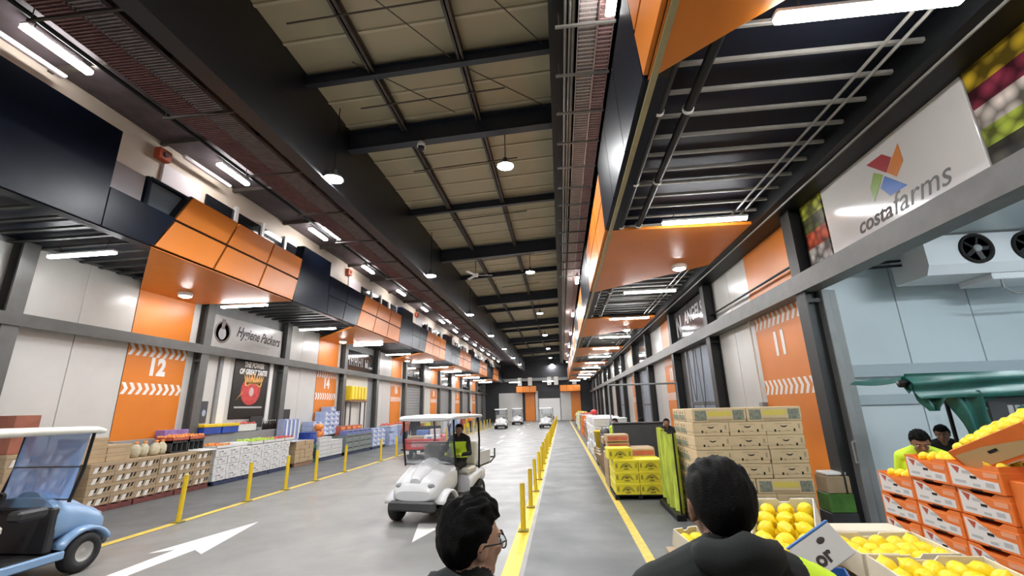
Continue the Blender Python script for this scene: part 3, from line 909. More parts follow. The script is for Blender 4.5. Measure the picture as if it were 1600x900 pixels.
for i in range(8):
    xbeam(9.38 + 8.95 * i, 8.50, 0.55, 0.24, M_RAFT, -6.4)
for y in (7.35, 14.0, 22.3, 31, 40, 49, 58):
    xbeam(y, 8.80, 0.25, 0.14, M_RAFT)
for x0, y0, x1, y1, z, nm in ((-3.9, 7.0, -2.2, 8.9, 8.86, 'first'), (-1.6, 7.6, 0.1, 9.2, 8.95, 'second'), (-3.4, 4.9, -1.9, 7.2, 8.86, 'third'), (-1.6, 5.0, 0.0, 7.2, 8.95, 'fourth')):
    tag(MB().cyl((x0, y0, z), (x1, y1, z + 0.05), 0.012, n=6).build('brace_rod', M_PURLIN), 'thin diagonal brace rod under the beige roof, %s of four' % nm, 'rod')
for i, y in enumerate((5.9, 8.3, 11.2, 14.8, 19.5, 24.5)):
    tag(MB().cyl((-4.6 + 0.3 * i, y, 8.78), (-0.9, y, 8.96), 0.018, n=6).build('sprinkler_pipe', M_PURLIN), 'thin brown sprinkler pipe across the beige roof, %s from the front' % ORD[i], 'pipe')

# ---- right service strip: black beam, pipes, pink cable tray
struct(MB().box(0.20, 0.32, Y0, Y1, 8.25, 9.4).box(0.12, 0.40, Y0, Y1, 8.2, 8.25).build('beam', M_BLACK), 'black beam right of the roof')
struct(MB().box(0.3, FR + 0.3, Y0, Y1, 8.9, 9.0).build('ceiling_service_right', M_DECK))
struct(MB().box(FR + 0.2, FR + 0.3, Y0, Y1, 5.72, 9.0).build('wall_upper_right', M_NAVY))
for x, z, r, nm in ((0.40, 8.12, 0.03, 'slim grey pipe right of the black roof beam, inner'), (0.47, 8.08, 0.022, 'slim grey pipe right of the black roof beam, middle'), (0.53, 8.1, 0.03, 'slim grey pipe right of the black roof beam, outer')):
    tag(MB().cyl((x, Y0, z), (x, Y1, z), r, n=8).build('pipe', M_BATTEN), nm, 'pipe')
tray('pale pinkish cable tray over the right canopy edge', 0.60, 0.92, 8.0, M_TRAYG, 60, 0.09)
tray('dull pink cable tray beside the right fascia', 0.92, 1.18, 7.94, M_TRAY, 60, 0.09)
for i in range(14):
    y = 5.8 + 1.1 * i
    t = thing('strut_hanger', 'slim grey strut across the pink cable trays, %s from the front' % ORD[i], 'hanger', (0.7, y, 7.9))
    MB().box(-0.48, 0.5, -0.02, 0.02, 0, 0.04).build('bar', M_BATTEN if i < 5 else M_STEEL, t)
    MB().cyl((-0.42, 0, 0.04), (-0.42, 0, 1.0), 0.008, n=6).build('rod', M_STEEL, t)
    MB().cyl((0.45, 0, 0.04), (0.45, 0, 1.0), 0.008, n=6).build('rod', M_STEEL, t)

# ---- end wall
YE = 66.0
END_LAMPS = [(-6.5, YE - 3.0), (-1.7, YE - 3.0), (2.0, YE - 3.0)]
we = struct(MB().box(XL, XR, YE + 0.3, YE + 0.5, 0, 9.6).build('wall_end', mat('end_wall_dark', (0.022, 0.022, 0.026), 0.6)))
for x0, x1, z1, m in ((-9.2, -7.4, 4.0, M_WALL), (-7.4, -5.7, 4.0, M_WALL), (-5.3, -3.9, 4.0, M_ORANGE), (-3.8, -3.4, 4.2, M_WALL), (-0.1, 1.4, 4.0, M_WALL), (1.4, 2.8, 4.2, M_ORANGE)):
    MB().cham(x0, x1, YE + 0.2, YE + 0.3, 0, z1, 0.01).build('wall_panel', m, we)
dr = struct(MB().cham(-3.3, -0.2, YE + 0.22, YE + 0.3, 0, 3.1, 0.01).build('door_30', mat('white_end_door', (0.78, 0.78, 0.78), 0.5)))
for x0, x1 in ((-6.4, -3.5), (-0.1, 2.8)):
    fo = struct(MB().box(x0, x1, YE - 1.6, YE + 0.2, 4.0, 4.1).build('canopy_soffit', M_ORANGE))
    n = 3
    for i in range(n):
        w = (x1 - x0) / n
        MB().cham(x0 + i * w + 0.02, x0 + (i + 1) * w - 0.02, YE - 1.7, YE - 1.6, 4.0, 4.85, 0.01).build('fascia_panel', M_ORANGE, fo)
struct(MB().box(XL, XR, YE - 1.2, YE + 0.3, 5.6, 6.0).build('beam', M_STEELL), 'pale beam across the far end of the hall')
for i, x in enumerate((-5.9, -4.4, -1.6, -0.6, 2.0)):
    tag(MB().cham(x - 0.3, x + 0.3, YE - 1.3, YE - 1.0, 4.95, 6.1, 0.02).build('hanging_board', M_OFFW), 'small pale board hanging at the far end, %s across the hall' % ORD[i], 'board')
# ================================================================ LAMPS
def tube_light(label, loc, L=1.55, along='x', material=None, rod=0.40, k=1.0):
    t = thing('tube_light', label, 'light', loc)
    h = L / 2
    if along == 'x':
        MB().cham(-h, h, -0.06, 0.06, 0.035, 0.085, 0.01).build('housing', M_WHITE, t)
        MB().loft([(-h + 0.02, 0.052, -0.01, 0.04), (h - 0.02, 0.052, -0.01, 0.04)], 10).build('diffuser', material or M_TUBE, t, rot=(0, 0, PI / 2))
    else:
        MB().cham(-0.06, 0.06, -h, h, 0.035, 0.085, 0.01).build('housing', M_WHITE, t)
        MB().loft([(-h + 0.02, 0.075, -0.03, 0.04), (h - 0.02, 0.075, -0.03, 0.04)], 10).build('diffuser', material or M_TUBE, t)
    b = MB()
    for q in (-h * 0.7, h * 0.7):
        p = (q, 0) if along == 'x' else (0, q)
        b.cyl((p[0], p[1], 0.085), (p[0], p[1], 0.085 + rod), 0.008, n=6)
    b.build('hanger', M_STEEL, t)
    return t
proto = None
for side, xc, ys in (('left', -9.77, [-1.6, 2.9] + [v + PER * i for i in range(6) for v in (7.55, 12.4)]), ('right', 2.85, [-1.4] + [3.37, 7.92, 13.2] + [17.4, 22.3, 26.9, 31.4, 36.0, 40.6, 45.2, 49.7, 54.3])):
    n = 0
    for y in ys:
        vis = y > 3.2
        lab = 'bright white tube light under the %s canopy, %s' % (side, (ORD[n] + ' from the front') if vis else 'behind the view, at y %d' % round(y))
        if not vis:
            lab = 'tube light under the %s canopy behind the viewpoint, %s back' % (side, 'first' if y > 0 else 'second')
        if proto is None:
            proto = tube_light(lab, (xc, y, 5.22))
        else:
            dup(proto, (xc, y, 5.22), lab)
        n += vis
for i, (x, y) in enumerate(END_LAMPS):
    dup(proto, (x, y, 5.35), 'white tube light before the far end wall, %s across the hall' % ORD[i])
# strip lights on the left service ceiling (they run along the hall)
sp = None
n = 0
for i in range(14):
    y = 5.15 + 4.07 * i
    for x in ((-8.08, -7.57) if i in (2, 6) else (-8.08,)):
        lab = 'short white strip light under the left service ceiling, %s from the front' % ORD[n]
        if sp is None:
            sp = tube_light(lab, (x, y, 7.9), 1.05, 'y', M_STRIP, 0.12)
        else:
            dup(sp, (x, y, 7.9), lab)
        n += 1
for i, y in enumerate((4.9, 8.95)):  # pale bars added to imitate reflected light on the wall; not lamps
    t = thing('tube_light', 'pinkish white bar imitating reflected light on the upper left wall, %s from the front' % ORD[i], 'light', (-8.55, y, 7.82))
    MB().cham(-0.05, 0.05, -0.75, 0.75, 0.03, 0.08, 0.01).build('housing', M_WHITE, t)
    MB().loft([(-0.72, 0.04, 0, 0.035), (0.72, 0.04, 0, 0.035)], 8).build('diffuser', mat('reflected_light_tint', (0.75, 0.66, 0.72), 0.3), t)
for i in range(7):
    y = (5.0, 20.3, 28.5, 36.3, 44.5, 52.6, 60.5)[i]
    dup(sp, (1.06, y, 7.74), 'short strip light among the pink cable trays, %s from the front' % ORD[i])
# high-bay lamps
def high_bay(label, loc, drop=0.9):
    t = thing('high_bay_lamp', label, 'lamp', loc)
    MB().lathe([(0.0, 0.24), (0.06, 0.24), (0.08, 0.10), (0.20, 0.06), (0.23, 0.0), (0.215, 0.0), (0.19, 0.04), (0.0, 0.045)], 20).build('reflector', M_STEEL, t)
    MB().lathe([(0.0, -0.03), (0.12, -0.022), (0.19, 0.0), (0.19, 0.03), (0.0, 0.035)], 20).build('lens', M_BAY, t)
    MB().cyl((0, 0, 0.24), (0, 0, 0.24 + drop), 0.012, n=6).build('cord', M_BLACK, t)
    return t
hb = hb2 = None
for k in range(-1, 7):
    for x, nm in ((-4.93, 'left'), (-1.12, 'centre')):
        y = (10.0 + 9.35 * k) if nm == 'centre' else (8.5 + 7.75 * k)
        lab = 'round high-bay lamp in the %s row under the roof, %s' % (nm, ORD[k] + ' from the front' if k >= 0 else 'above the viewpoint')
        if hb is None:
            hb = high_bay(lab, (x, y, 7.1), 1.75)
        else:
            dup(hb if nm == 'left' else (hb2 or hb), (x, y, 7.1 if nm == 'left' else 7.98), lab) if nm == 'left' or hb2 else None
            if nm == 'centre' and not hb2:
                hb2 = high_bay(lab, (x, y, 7.98), 0.95)
# downlights in the orange soffits
def down(label, loc):
    t = thing('downlight', label, 'lamp', loc)
    MB().lathe([(0.0, 0.11), (0.17, 0.11), (0.19, 0.05), (0.165, 0.0), (0.15, 0.0), (0.15, 0.06), (0.0, 0.06)], 18).build('ring', M_WHITE, t)
    MB().lathe([(0.0, -0.035), (0.09, -0.03), (0.145, 0.0), (0.145, 0.03), (0.0, 0.035)], 18).build('lens', M_SPOT, t)
    return t
dl = None
for k in range(-1, 6):
    for x, y, nm in ((-10.3, 10.75, 'left'), (3.2, 11.1, 'right')):
        lab = 'round downlight on the orange soffit of the %s canopy, %s' % (nm, ORD[k] + ' from the front' if k >= 0 else 'behind the viewpoint')
        loc = (x, y + PER * k, 5.17 if nm == 'left' else 5.17)
        if nm == 'right':
            loc = (3.10, 10.75 + PER * k, 5.17)
        if dl is None:
            dl = down(lab, loc)
        else:
            dup(dl, loc, lab)
# camera, fan on the rafters
t = thing('security_camera', 'small white dome camera under the first black rafter', 'camera', (-3.15, 9.3, 8.20))
MB().lathe([(0.0, 0.22), (0.10, 0.22), (0.11, 0.10), (0.09, 0.10), (0.0, 0.10)], 16).build('mount', M_WHITE, t)
MB().lathe([(0.0, 0.0), (0.06, 0.02), (0.085, 0.10), (0.0, 0.10)], 16).build('dome', M_DARK, t)
t = thing('ceiling_fan', 'white three-blade ceiling fan hanging under the second black rafter', 'fan', (-3.55, 18.6, 7.75))
MB().cyl((0, 0, 0.1), (0, 0, 0.7), 0.02, n=8).build('rod', M_STEEL, t)
MB().lathe([(0, -0.06), (0.10, -0.05), (0.13, 0.02), (0.10, 0.10), (0, 0.11)], 16).build('motor', M_WHITE, t)
for q in range(3):
    a = 0.15 + q * 2 * PI / 3
    MB().cham(0.12, 0.75, -0.07, 0.07, 0.0, 0.02, 0.005, 0, Matrix.Rotation(a, 4, 'Z') @ Matrix.Rotation(0.2, 4, 'X')).build('fan_blade', M_WHITE, t)

# ================================================================ BOLLARDS
def bollard(label, loc, h):
    t = thing('bollard', label, 'bollard', loc)
    MB().cham(-0.085, 0.085, -0.085, 0.085, 0.004, 0.022, 0.006).build('base_plate', mat('olive_base', (0.22, 0.18, 0.03), 0.6), t)
    MB().cyl((0, 0, 0.02), (0, 0, h - 0.02), 0.042, n=14).build('post', M_YEL, t)
    MB().lathe([(0.042, 0), (0.042, 0.015), (0.03, 0.03), (0, 0.035)], 14).build('cap', mat('worn_cap', (0.55, 0.42, 0.12), 0.6), t, (0, 0, h - 0.02))
    return t
bp = None
rb = random.Random(3)
for i in range(32):
    y = 7.86 + 1.72 * i
    lab = 'yellow bollard on the yellow centre line, %s from the front' % ORD[i]
    rot = (rb.uniform(-0.02, 0.02), rb.uniform(-0.03, 0.03), 0)
    if bp is None:
        bp = bollard(lab, (-0.725, y, 0.003), 0.72)
    else:
        dup(bp, (-0.725 + rb.uniform(-0.015, 0.015), y, 0.003), lab, rot)
bp2 = None
for i, y in enumerate([8.40, 10.3, 11.75, 13.2, 15.0, 18.05] + [19.8 + 1.75 * j for j in range(16)]):
    lab = 'yellow bollard on the pale yellow line by the left stalls, %s from the front' % ORD[i]
    rot = (rb.uniform(-0.02, 0.02), rb.uniform(-0.03, 0.03), 0)
    if bp2 is None:
        bp2 = bollard(lab, (-7.36, y, 0.003), 0.84)
        bp2.rotation_euler = (0, 0.04, 0)
    else:
        dup(bp2, (-7.36, y, 0.003), lab, rot)

# ================================================================ CARTONS, CRATES, PALLETS
def pallet(label, loc, w, d, m=M_WOOD, h=0.13):
    """w along x, d along y"""
    t = thing('pallet', label, 'pallet', loc)
    n = 5
    bm_ = MB().cham(-w / 2, w / 2, -0.05, 0.05, h - 0.022, h, 0.004).mesh('deck_board', m)
    for i in range(n):
        obj('deck_board', bm_, t, (0, -d / 2 + 0.05 + i * (d - 0.1) / (n - 1), 0))
    st = MB().cham(-0.045, 0.045, -d / 2, d / 2, 0.004, h - 0.024, 0.004).mesh('stringer', m)
    for i in range(3):
        obj('stringer', st, t, (-w / 2 + 0.045 + i * (w - 0.09) / 2, 0, 0))
    return t

def carton(name, label, cat, w, d, h, m, prints=(), loc=(0, 0, 0), rot=(0, 0, 0), group=None, face='x+', lid=0):
    """closed carton, w along x, d along y, base at z=0; prints: (part name, material, polygons in face (u,v)) on one side face.
    face 'x+'/'x-'/'y-' decides which side carries the print"""
    t = thing(name, label, cat, loc, rot, group)
    b = MB().cham(-w / 2, w / 2, -d / 2, d / 2, 0, h, 0.007)
    b.build('box_body', m, t)
    if lid:
        MB().cham(-w / 2 - 0.006, w / 2 + 0.006, -d / 2 - 0.006, d / 2 + 0.006, h - lid, h + 0.004, 0.006).build('box_lid', m, t)
    for pn, pm, polys in prints:
        for poly in polys:
            e = MB()
            pts = []
            for u, v in poly:
                off = 0.0075 if lid else 0.0015
                if face == 'x+':
                    pts.append((w / 2 + off, u * d / 2, v * h))
                elif face == 'x-':
                    pts.append((-w / 2 - off, -u * d / 2, v * h))
                else:
                    pts.append((u * w / 2, -d / 2 - off, v * h))
            e.add(pts, [list(range(len(pts)))])
            e.build(pn, pm, t)
    return t
def rect(u0, u1, v0, v1, sk=0.0):
    return [(u0, v0), (u1, v0), (u1 + sk, v1), (u0 + sk, v1)]

def stack(proto_fn, cols, rows, org, du, dv, axis, lab, jit=0.008, skip=None, rng=None):
    """proto_fn(label, loc) builds the first; columns run along axis"""
    rng = rng or random.Random(11)
    first = None
    for r in range(rows):
        for c in range(cols):
            if skip and skip(c, r):
                continue
            loc = [org[0] + rng.uniform(-jit, jit), org[1] + rng.uniform(-jit, jit), org[2] + r * dv]
            loc[0 if axis == 'x' else 1] += c * du
            l = lab(c, r)
            if first is None:
                first = proto_fn(l, tuple(loc))
            else:
                dup(first, tuple(loc), l, (0, 0, rng.uniform(-0.012, 0.012)))
    return first
# ================================================================ LEFT STALLS
XF = -10.0                   # front line of the left stacks
def tray_of(label, cat, name, loc, w, d, h, m, heap_m, heap_name, rot=(0, 0, 0), r=0.045, seed=1, group=None, n=None):
    """open tray with a heap of small produce, too small to pick apart"""
    t = thing(name, label, cat, loc, rot, group)
    b = MB()
    b.box(-w / 2, w / 2, -d / 2, d / 2, 0, 0.015)
    b.box(-w / 2, -w / 2 + 0.012, -d / 2, d / 2, 0, h).box(w / 2 - 0.012, w / 2, -d / 2, d / 2, 0, h)
    b.box(-w / 2, w / 2, -d / 2, -d / 2 + 0.012, 0, h).box(-w / 2, w / 2, d / 2 - 0.012, d / 2, 0, h)
    b.build('tray', m, t)
    rr = random.Random(seed)
    e = MB()
    nx, ny = max(2, int(w / (2.0 * r))), max(2, int(d / (2.0 * r)))
    for i in range(nx):
        for j in range(ny):
            e.ell((-w / 2 + (i + .5) * w / nx + rr.uniform(-.2, .2) * r, -d / 2 + (j + .5) * d / ny + rr.uniform(-.2, .2) * r, h - r * 0.35 + rr.uniform(0, r * 0.9)),
                  (r * rr.uniform(.85, 1.05), r * rr.uniform(.85, 1.05), r * 0.95), 7, 5)
    o = e.build(heap_name, heap_m, t)
    o['kind'] = 'stuff'
    return t

# A: kraft cartons with white labels on red-brown pallets
pl = None
for i in range(3):
    lab = 'red-brown pallet under the kraft cartons by bay 12, %s from the front' % ORD[i]
    loc = (XF - 0.42, 9.42 + 1.12 * i, 0)
    if pl is None:
        pl = pallet(lab, loc, 0.9, 1.08, M_WOODR)
    else:
        dup(pl, loc, lab)
kp = (('label', M_OFFW, [rect(-0.78, -0.46, 0.08, 0.62, 0.16), rect(-0.12, 0.22, 0.08, 0.62, 0.16)]),
      ('slot', M_HOLE, [rect(-0.42, -0.26, 0.30, 0.70, 0.12), rect(0.30, 0.46, 0.30, 0.70, 0.12), rect(0.62, 0.78, 0.30, 0.70, 0.12)]))
stack(lambda l, p: carton('carton', l, 'carton', 0.78, 0.555, 0.212, M_KRAFTD, kp, p, group='kraft cartons by bay 12', lid=0.07), 6, 4, (XF - 0.40, 9.16, 0.133), 0.563, 0.217, 'y',
      lambda c, r: 'brown carton with pale label by bay 12, %s along, %s layer up' % (ORD[c], ORD[r]))
stack(lambda l, p: carton('carton', l, 'carton', 0.6, 0.56, 0.17, M_KRAFT, (), p, group='plain cartons on the near kraft stack', lid=0.06), 2, 3, (XF - 0.45, 9.02, 1.003), 0.57, 0.176, 'y',
      lambda c, r: 'plain tan carton topping the near end of the kraft stack, %s along, %s up' % (ORD[c], ORD[r]), skip=lambda c, r: c == 1 and r > 1)
# netted cream bags, purple-lidded orange tray on dark crates
sack = None
for i in range(4):
    lab = 'cream netted sack standing on the kraft cartons, %s from the near end' % ORD[i]
    loc = (XF - 0.42 - 0.05 * (i % 2), 10.22 + 0.262 * i, 1.003)
    if sack is None:
        sack = thing('sack', lab, 'sack', loc, (0, 0.1, 0), 'netted sacks')
        MB().lathe([(0, 0), (0.10, 0.01), (0.125, 0.10), (0.115, 0.22), (0.06, 0.29), (0.035, 0.31)], 12).build('bag', mat('cream_net', (0.50, 0.46, 0.33), 0.7, var=0.25, vscale=18), sack)
        MB().lathe([(0.035, 0.30), (0.05, 0.36), (0.0, 0.37)], 8).build('neck', M_ORFRUIT, sack)
    else:
        dup(sack, loc, lab, (0.05 * i, 0.1, i))
for i in range(2):
    t = thing('display_crate', 'dark plastic crate under the orange fruit by bay 12, %s from the front' % ORD[i], 'crate', (XF - 0.62, 11.45 + 0.56 * i, 1.003))
    b = MB()
    for q in range(4):
        b.box(-0.28, 0.28, -0.26 + q * 0.165, -0.235 + q * 0.165, 0, 0.3)
    b.box(-0.28, 0.28, -0.26, 0.26, 0, 0.03).box(-0.28, 0.28, -0.26, 0.26, 0.25, 0.30)
    b.build('crate_body', M_DGREY, t)
    tray_of('shallow tray of orange fruit on a dark crate by bay 12, %s from the front' % ORD[i], 'tray', 'fruit_tray', (XF - 0.60, 11.45 + 0.56 * i, 1.305), 0.55, 0.54, 0.09, M_CARDR, M_ORFRUIT, 'oranges', r=0.05, seed=i)
o = carton('carton', 'purple printed carton behind the orange fruit trays by bay 12', 'carton', 0.3, 0.8, 0.18, mat('purple_card', (0.26, 0.17, 0.42), 0.5, var=0.3, vscale=10), (), (XF - 1.04, 11.9, 1.40))
carton('counter', 'low pale counter behind the kraft stack', 'counter', 0.30, 2.3, 1.38, M_STEELL, (), (XF - 0.99, 11.18, 0.004))
carton('counter', 'low pale counter behind the white stack', 'counter', 0.30, 3.7, 1.38, M_STEELL, (), (XF - 0.99, 14.55, 0.004))
o = MB().cham(-0.35, 0.35, -0.3, 0.3, 0, 0.03, 0.008).build('board', M_CARDW, None, (XF - 0.3, 12.05, 1.005), (0, 0.06, 0))
tag(o, 'white board lying on the far end of the kraft cartons', 'board')
# blue crates with yellow lids
yb_ = None
for i in range(2):
    lab = 'blue crate with a yellow lid at the back of the left stalls, %s along' % ORD[i]
    loc = (XF - 0.92, 13.05 + 0.76 * i, 1.388)
    if yb_ is None:
        yb_ = thing('lidded_crate', lab, 'crate', loc)
        MB().cham(-0.17, 0.17, -0.35, 0.35, 0, 0.20, 0.012).build('crate_body', M_BLUEC, yb_)
        MB().cham(-0.19, 0.19, -0.37, 0.37, 0.20, 0.30, 0.02).build('lid', M_YEL, yb_)
    else:
        dup(yb_, loc, lab)
# B: white printed cartons
pl = None
for i in range(3):
    lab = 'blue-black pallet under the white cartons by the sign bay, %s from the front' % ORD[i]
    loc = (XF - 0.42, 13.0 + 1.22 * i, 0)
    if pl is None:
        pl = pallet(lab, loc, 0.9, 1.18, M_NAVYP, 0.11)
    else:
        dup(pl, loc, lab)
wp = (('print', M_PRINTG, [rect(-0.7, -0.2, 0.55, 0.78, 0.08), rect(-0.55, -0.3, 0.15, 0.42), rect(0.05, 0.6, 0.25, 0.5, 0.1)]),
      ('hand_hole', M_HOLE, [rect(-0.12, 0.14, 0.62, 0.74)]))
stack(lambda l, p: carton('carton', l, 'carton', 0.8, 0.50, 0.212, M_CARDW, wp, p, group='white printed cartons by the sign bay'), 7, 4, (XF - 0.42, 12.66, 0.113), 0.512, 0.218, 'y',
      lambda c, r: 'white printed carton by the sign bay, %s along, %s layer up' % (ORD[c], ORD[r]))
zt = 0.113 + 4 * 0.218
tray_of('white tray of orange fruit on the near white cartons', 'tray', 'fruit_tray', (XF - 0.35, 12.75, zt + 0.003), 0.6, 0.60, 0.09, M_CARDW, M_ORFRUIT, 'oranges', r=0.05, seed=3)
for i in range(2):
    tray_of('white tray of green produce on the white cartons, %s along' % ORD[i], 'tray', 'fruit_tray', (XF - 0.35, 14.22 + 0.62 * i, zt + 0.003), 0.6, 0.60, 0.10, M_CARDW, M_LIME, 'green_produce', r=0.06, seed=5 + i)
for i in range(2):
    tray_of('white tray of red fruit at the far end of the white cartons, %s along' % ORD[i], 'tray', 'fruit_tray', (XF - 0.35, 15.42 + 0.56 * i, zt + 0.003), 0.6, 0.54, 0.10, M_CARDW, M_REDFRUIT, 'red_fruit', r=0.05, seed=8 + i)
o = MB().cham(-0.28, 0.28, -0.4, 0.4, 0, 0.12, 0.02).build('carton', M_CARDW, None, (XF - 0.42, 13.5, zt + 0.003))
tag(o, 'low open white carton between orange and green trays', 'carton')
tray_of('tall stand tray of pink and red fruit under the poster', 'tray', 'fruit_tray', (XF - 0.99, 14.72, 1.388), 0.30, 0.9, 0.24, M_CARDW, M_REDFRUIT, 'red_fruit', r=0.06, seed=12)
t = thing('monitor', 'black monitor on the counter behind the white cartons', 'monitor', (XF - 1.02, 15.35, 1.388))
MB().cham(-0.06, 0.06, -0.12, 0.12, 0, 0.02, 0.005).box(-0.02, 0.02, -0.03, 0.03, 0.02, 0.12).build('stand', M_DARK, t)
MB().cham(-0.025, 0.025, -0.34, 0.34, 0.10, 0.48, 0.01).build('screen', M_DARK, t)
t = thing('notice_board', 'black notice board standing left of the blue and white cartons', 'board', (XF - 1.08, 17.15, 0.004))
MB().cham(-0.02, 0.02, -0.30, 0.30, 1.45, 2.1, 0.01).build('board', M_DARK, t)
MB().box(-0.02, 0.02, -0.29, -0.25, 0, 1.46).build('leg', M_STEEL, t)
MB().box(-0.02, 0.02, 0.25, 0.29, 0, 1.46).build('leg', M_STEEL, t)
bt = None
for i in range(6):
    lab = 'dark bottle in the row behind the red fruit trays, %s along' % ORD[i]
    loc = (XF - 0.98, 15.75 + 0.13 * i, 1.388)
    if bt is None:
        bt = thing('bottle', lab, 'bottle', loc, group='dark bottles behind the red fruit')
        MB().lathe([(0, 0), (0.04, 0), (0.04, 0.18), (0.015, 0.25), (0.015, 0.31), (0, 0.31)], 12).build('glass', mat('dark_bottle', (0.02, 0.012, 0.012), 0.15), bt)
        MB().lathe([(0.017, 0.30), (0.017, 0.34), (0, 0.34)], 10).build('cap', M_OFFW, bt)
    else:
        dup(bt, loc, lab)
# C: small kraft cartons
pallet('dark pallet under the small tan cartons', (XF - 0.35, 17.0, 0), 0.7, 1.25, M_WOOD)
cp = (('print', M_KRAFTD, [rect(-0.6, 0.6, 0.2, 0.32), rect(-0.2, 0.2, 0.5, 0.8)]),)
stack(lambda l, p: carton('carton', l, 'carton', 0.7, 0.30, 0.150, M_KRAFT, cp, p, group='small tan cartons'), 4, 5, (XF - 0.35, 16.52, 0.133), 0.312, 0.155, 'y',
      lambda c, r: 'small tan carton past the white stack, %s along, %s layer up' % (ORD[c], ORD[r]), jit=0.012)
o = MB().cham(-0.4, 0.4, -0.45, 0.45, 0, 0.03, 0.008).build('board', M_WHITEG, None, (XF - 0.4, 16.6, 0.912), (0, 0.02, 0))
tag(o, 'white board lying on the small tan cartons', 'board')
bw = None
for i in range(4):
    lab = 'tall blue and white carton standing on end, %s along' % ORD[i]
    loc = (XF - 0.62, 16.36 + 0.26 * i, 0.95)
    if bw is None:
        bw = carton('carton', lab, 'carton', 0.3, 0.24, 0.78, M_CARDLB, (('stripe', M_CARDB, [rect(-0.9, -0.2, 0.05, 0.95, 0.1)]), ('stripe', M_WHITE, [rect(0.2, 0.85, 0.05, 0.95, 0.0)])), loc, group='tall blue and white cartons')
    else:
        dup(bw, loc, lab, (0, 0, 0.04 * i))
t = thing('tub', 'deep blue plastic tub on a green crate', 'tub', (XF - 0.45, 17.86, 0.70))
MB().loft([(-0.24, 0.25, 0.03, 0.45), (-0.22, 0.28, 0, 0.46), (0.22, 0.28, 0, 0.46), (0.24, 0.25, 0.03, 0.45)], 16, 6).build('tub_body', M_BLUEC, t)
MB().cham(-0.31, 0.31, -0.26, 0.26, 0.43, 0.47, 0.015).build('rim', M_BLUEC, t)
t = thing('crate', 'green plastic crate under the blue tub', 'crate', (XF - 0.45, 17.86, 0.004))
MB().cham(-0.3, 0.3, -0.22, 0.22, 0, 0.69, 0.015).build('crate_body', M_GREENC, t)
b = MB()
for q in range(4):
    b.box(0.301, 0.306, -0.18 + q * 0.095, -0.11 + q * 0.095, 0.15, 0.55)
b.build('slot', M_HOLE, t)
sk = None
for i in range(4):
    lab = 'orange mesh sack heaped by the blue tub, %s of four' % ORD[i]
    loc = (XF - 0.34 - 0.06 * (i % 2), 18.42 + 0.31 * (i % 2), 0.94 + 0.262 * (i // 2))
    if sk is None:
        sk = thing('mesh_sack', lab, 'sack', loc, group='orange mesh sacks')
        MB().ell((0, 0, 0.13), (0.16, 0.15, 0.13), 12, 8).build('bag', mat('orange_mesh', (0.70, 0.22, 0.03), 0.6, var=0.3, vscale=14), sk)
        MB().cyl((0.10, 0, 0.22), (0.16, 0, 0.30), 0.035, 0.02, n=8).build('knot', M_REDFRUIT, sk)
    else:
        dup(sk, loc, lab, (0, 0.2, i * 1.3))
# D: white slotted crates
def slotted(label, loc, w, d, h, m, slot_m=M_HOLE, n=3, group=None, name='slotted_crate'):
    t = thing(name, label, 'crate', loc, group=group)
    MB().cham(-w / 2, w / 2, -d / 2, d / 2, 0, h, 0.012).build('crate_body', m, t)
    for i in range(n):
        y0 = -d / 2 + 0.06 + i * (d - 0.12) / n
        MB().box(w / 2 - 0.002, w / 2 + 0.004, y0 + 0.02, y0 + (d - 0.12) / n - 0.02, h * 0.62, h * 0.80).build('slot', slot_m, t)
    MB().cham(-w / 2 - 0.008, w / 2 + 0.008, -d / 2 - 0.004, d / 2 + 0.004, h - 0.03, h + 0.002, 0.006).build('rim', m, t)
    return t
pallet('dark pallet under the white slotted crates', (XF - 0.38, 19.1, 0), 0.7, 1.9, M_NAVYP)
stack(lambda l, p: slotted(l, p, 0.7, 0.98, 0.155, mat('white_plastic', (0.62, 0.63, 0.62), 0.4, var=0.05), M_PRINTG, 2, 'white slotted crates'), 2, 5, (XF - 0.4, 18.62, 0.133), 1.0, 0.160, 'y',
      lambda c, r: 'white slotted crate, %s column, %s layer up' % ('near' if c == 0 else 'far', ORD[r]), skip=lambda c, r: c == 1 and r > 3)
bp_ = (('print', M_WHITE, [rect(-0.6, -0.1, 0.3, 0.75, 0.1), rect(0.25, 0.6, 0.2, 0.5, 0.1)]), ('print', M_CARDB, [rect(0.15, 0.8, 0.6, 0.9)]))
hts = (3, 3, 5, 6, 5)
stack(lambda l, p: carton('carton', l, 'carton', 0.5, 0.46, 0.20, M_CARDLB, bp_, p, group='blue printed cartons'), 5, 6, (XF - 0.90, 18.75, 0.96), 0.47, 0.206, 'y',
      lambda c, r: 'blue printed carton on the stepped pile by bay 14, %s along, %s up' % (ORD[c], ORD[r]), skip=lambda c, r: r >= hts[c], jit=0.02)
carton('plinth', 'long grey plinth under the blue printed cartons', 'plinth', 0.34, 2.7, 0.95, M_STEELL, (), (XF - 0.99, 19.7, 0.004))
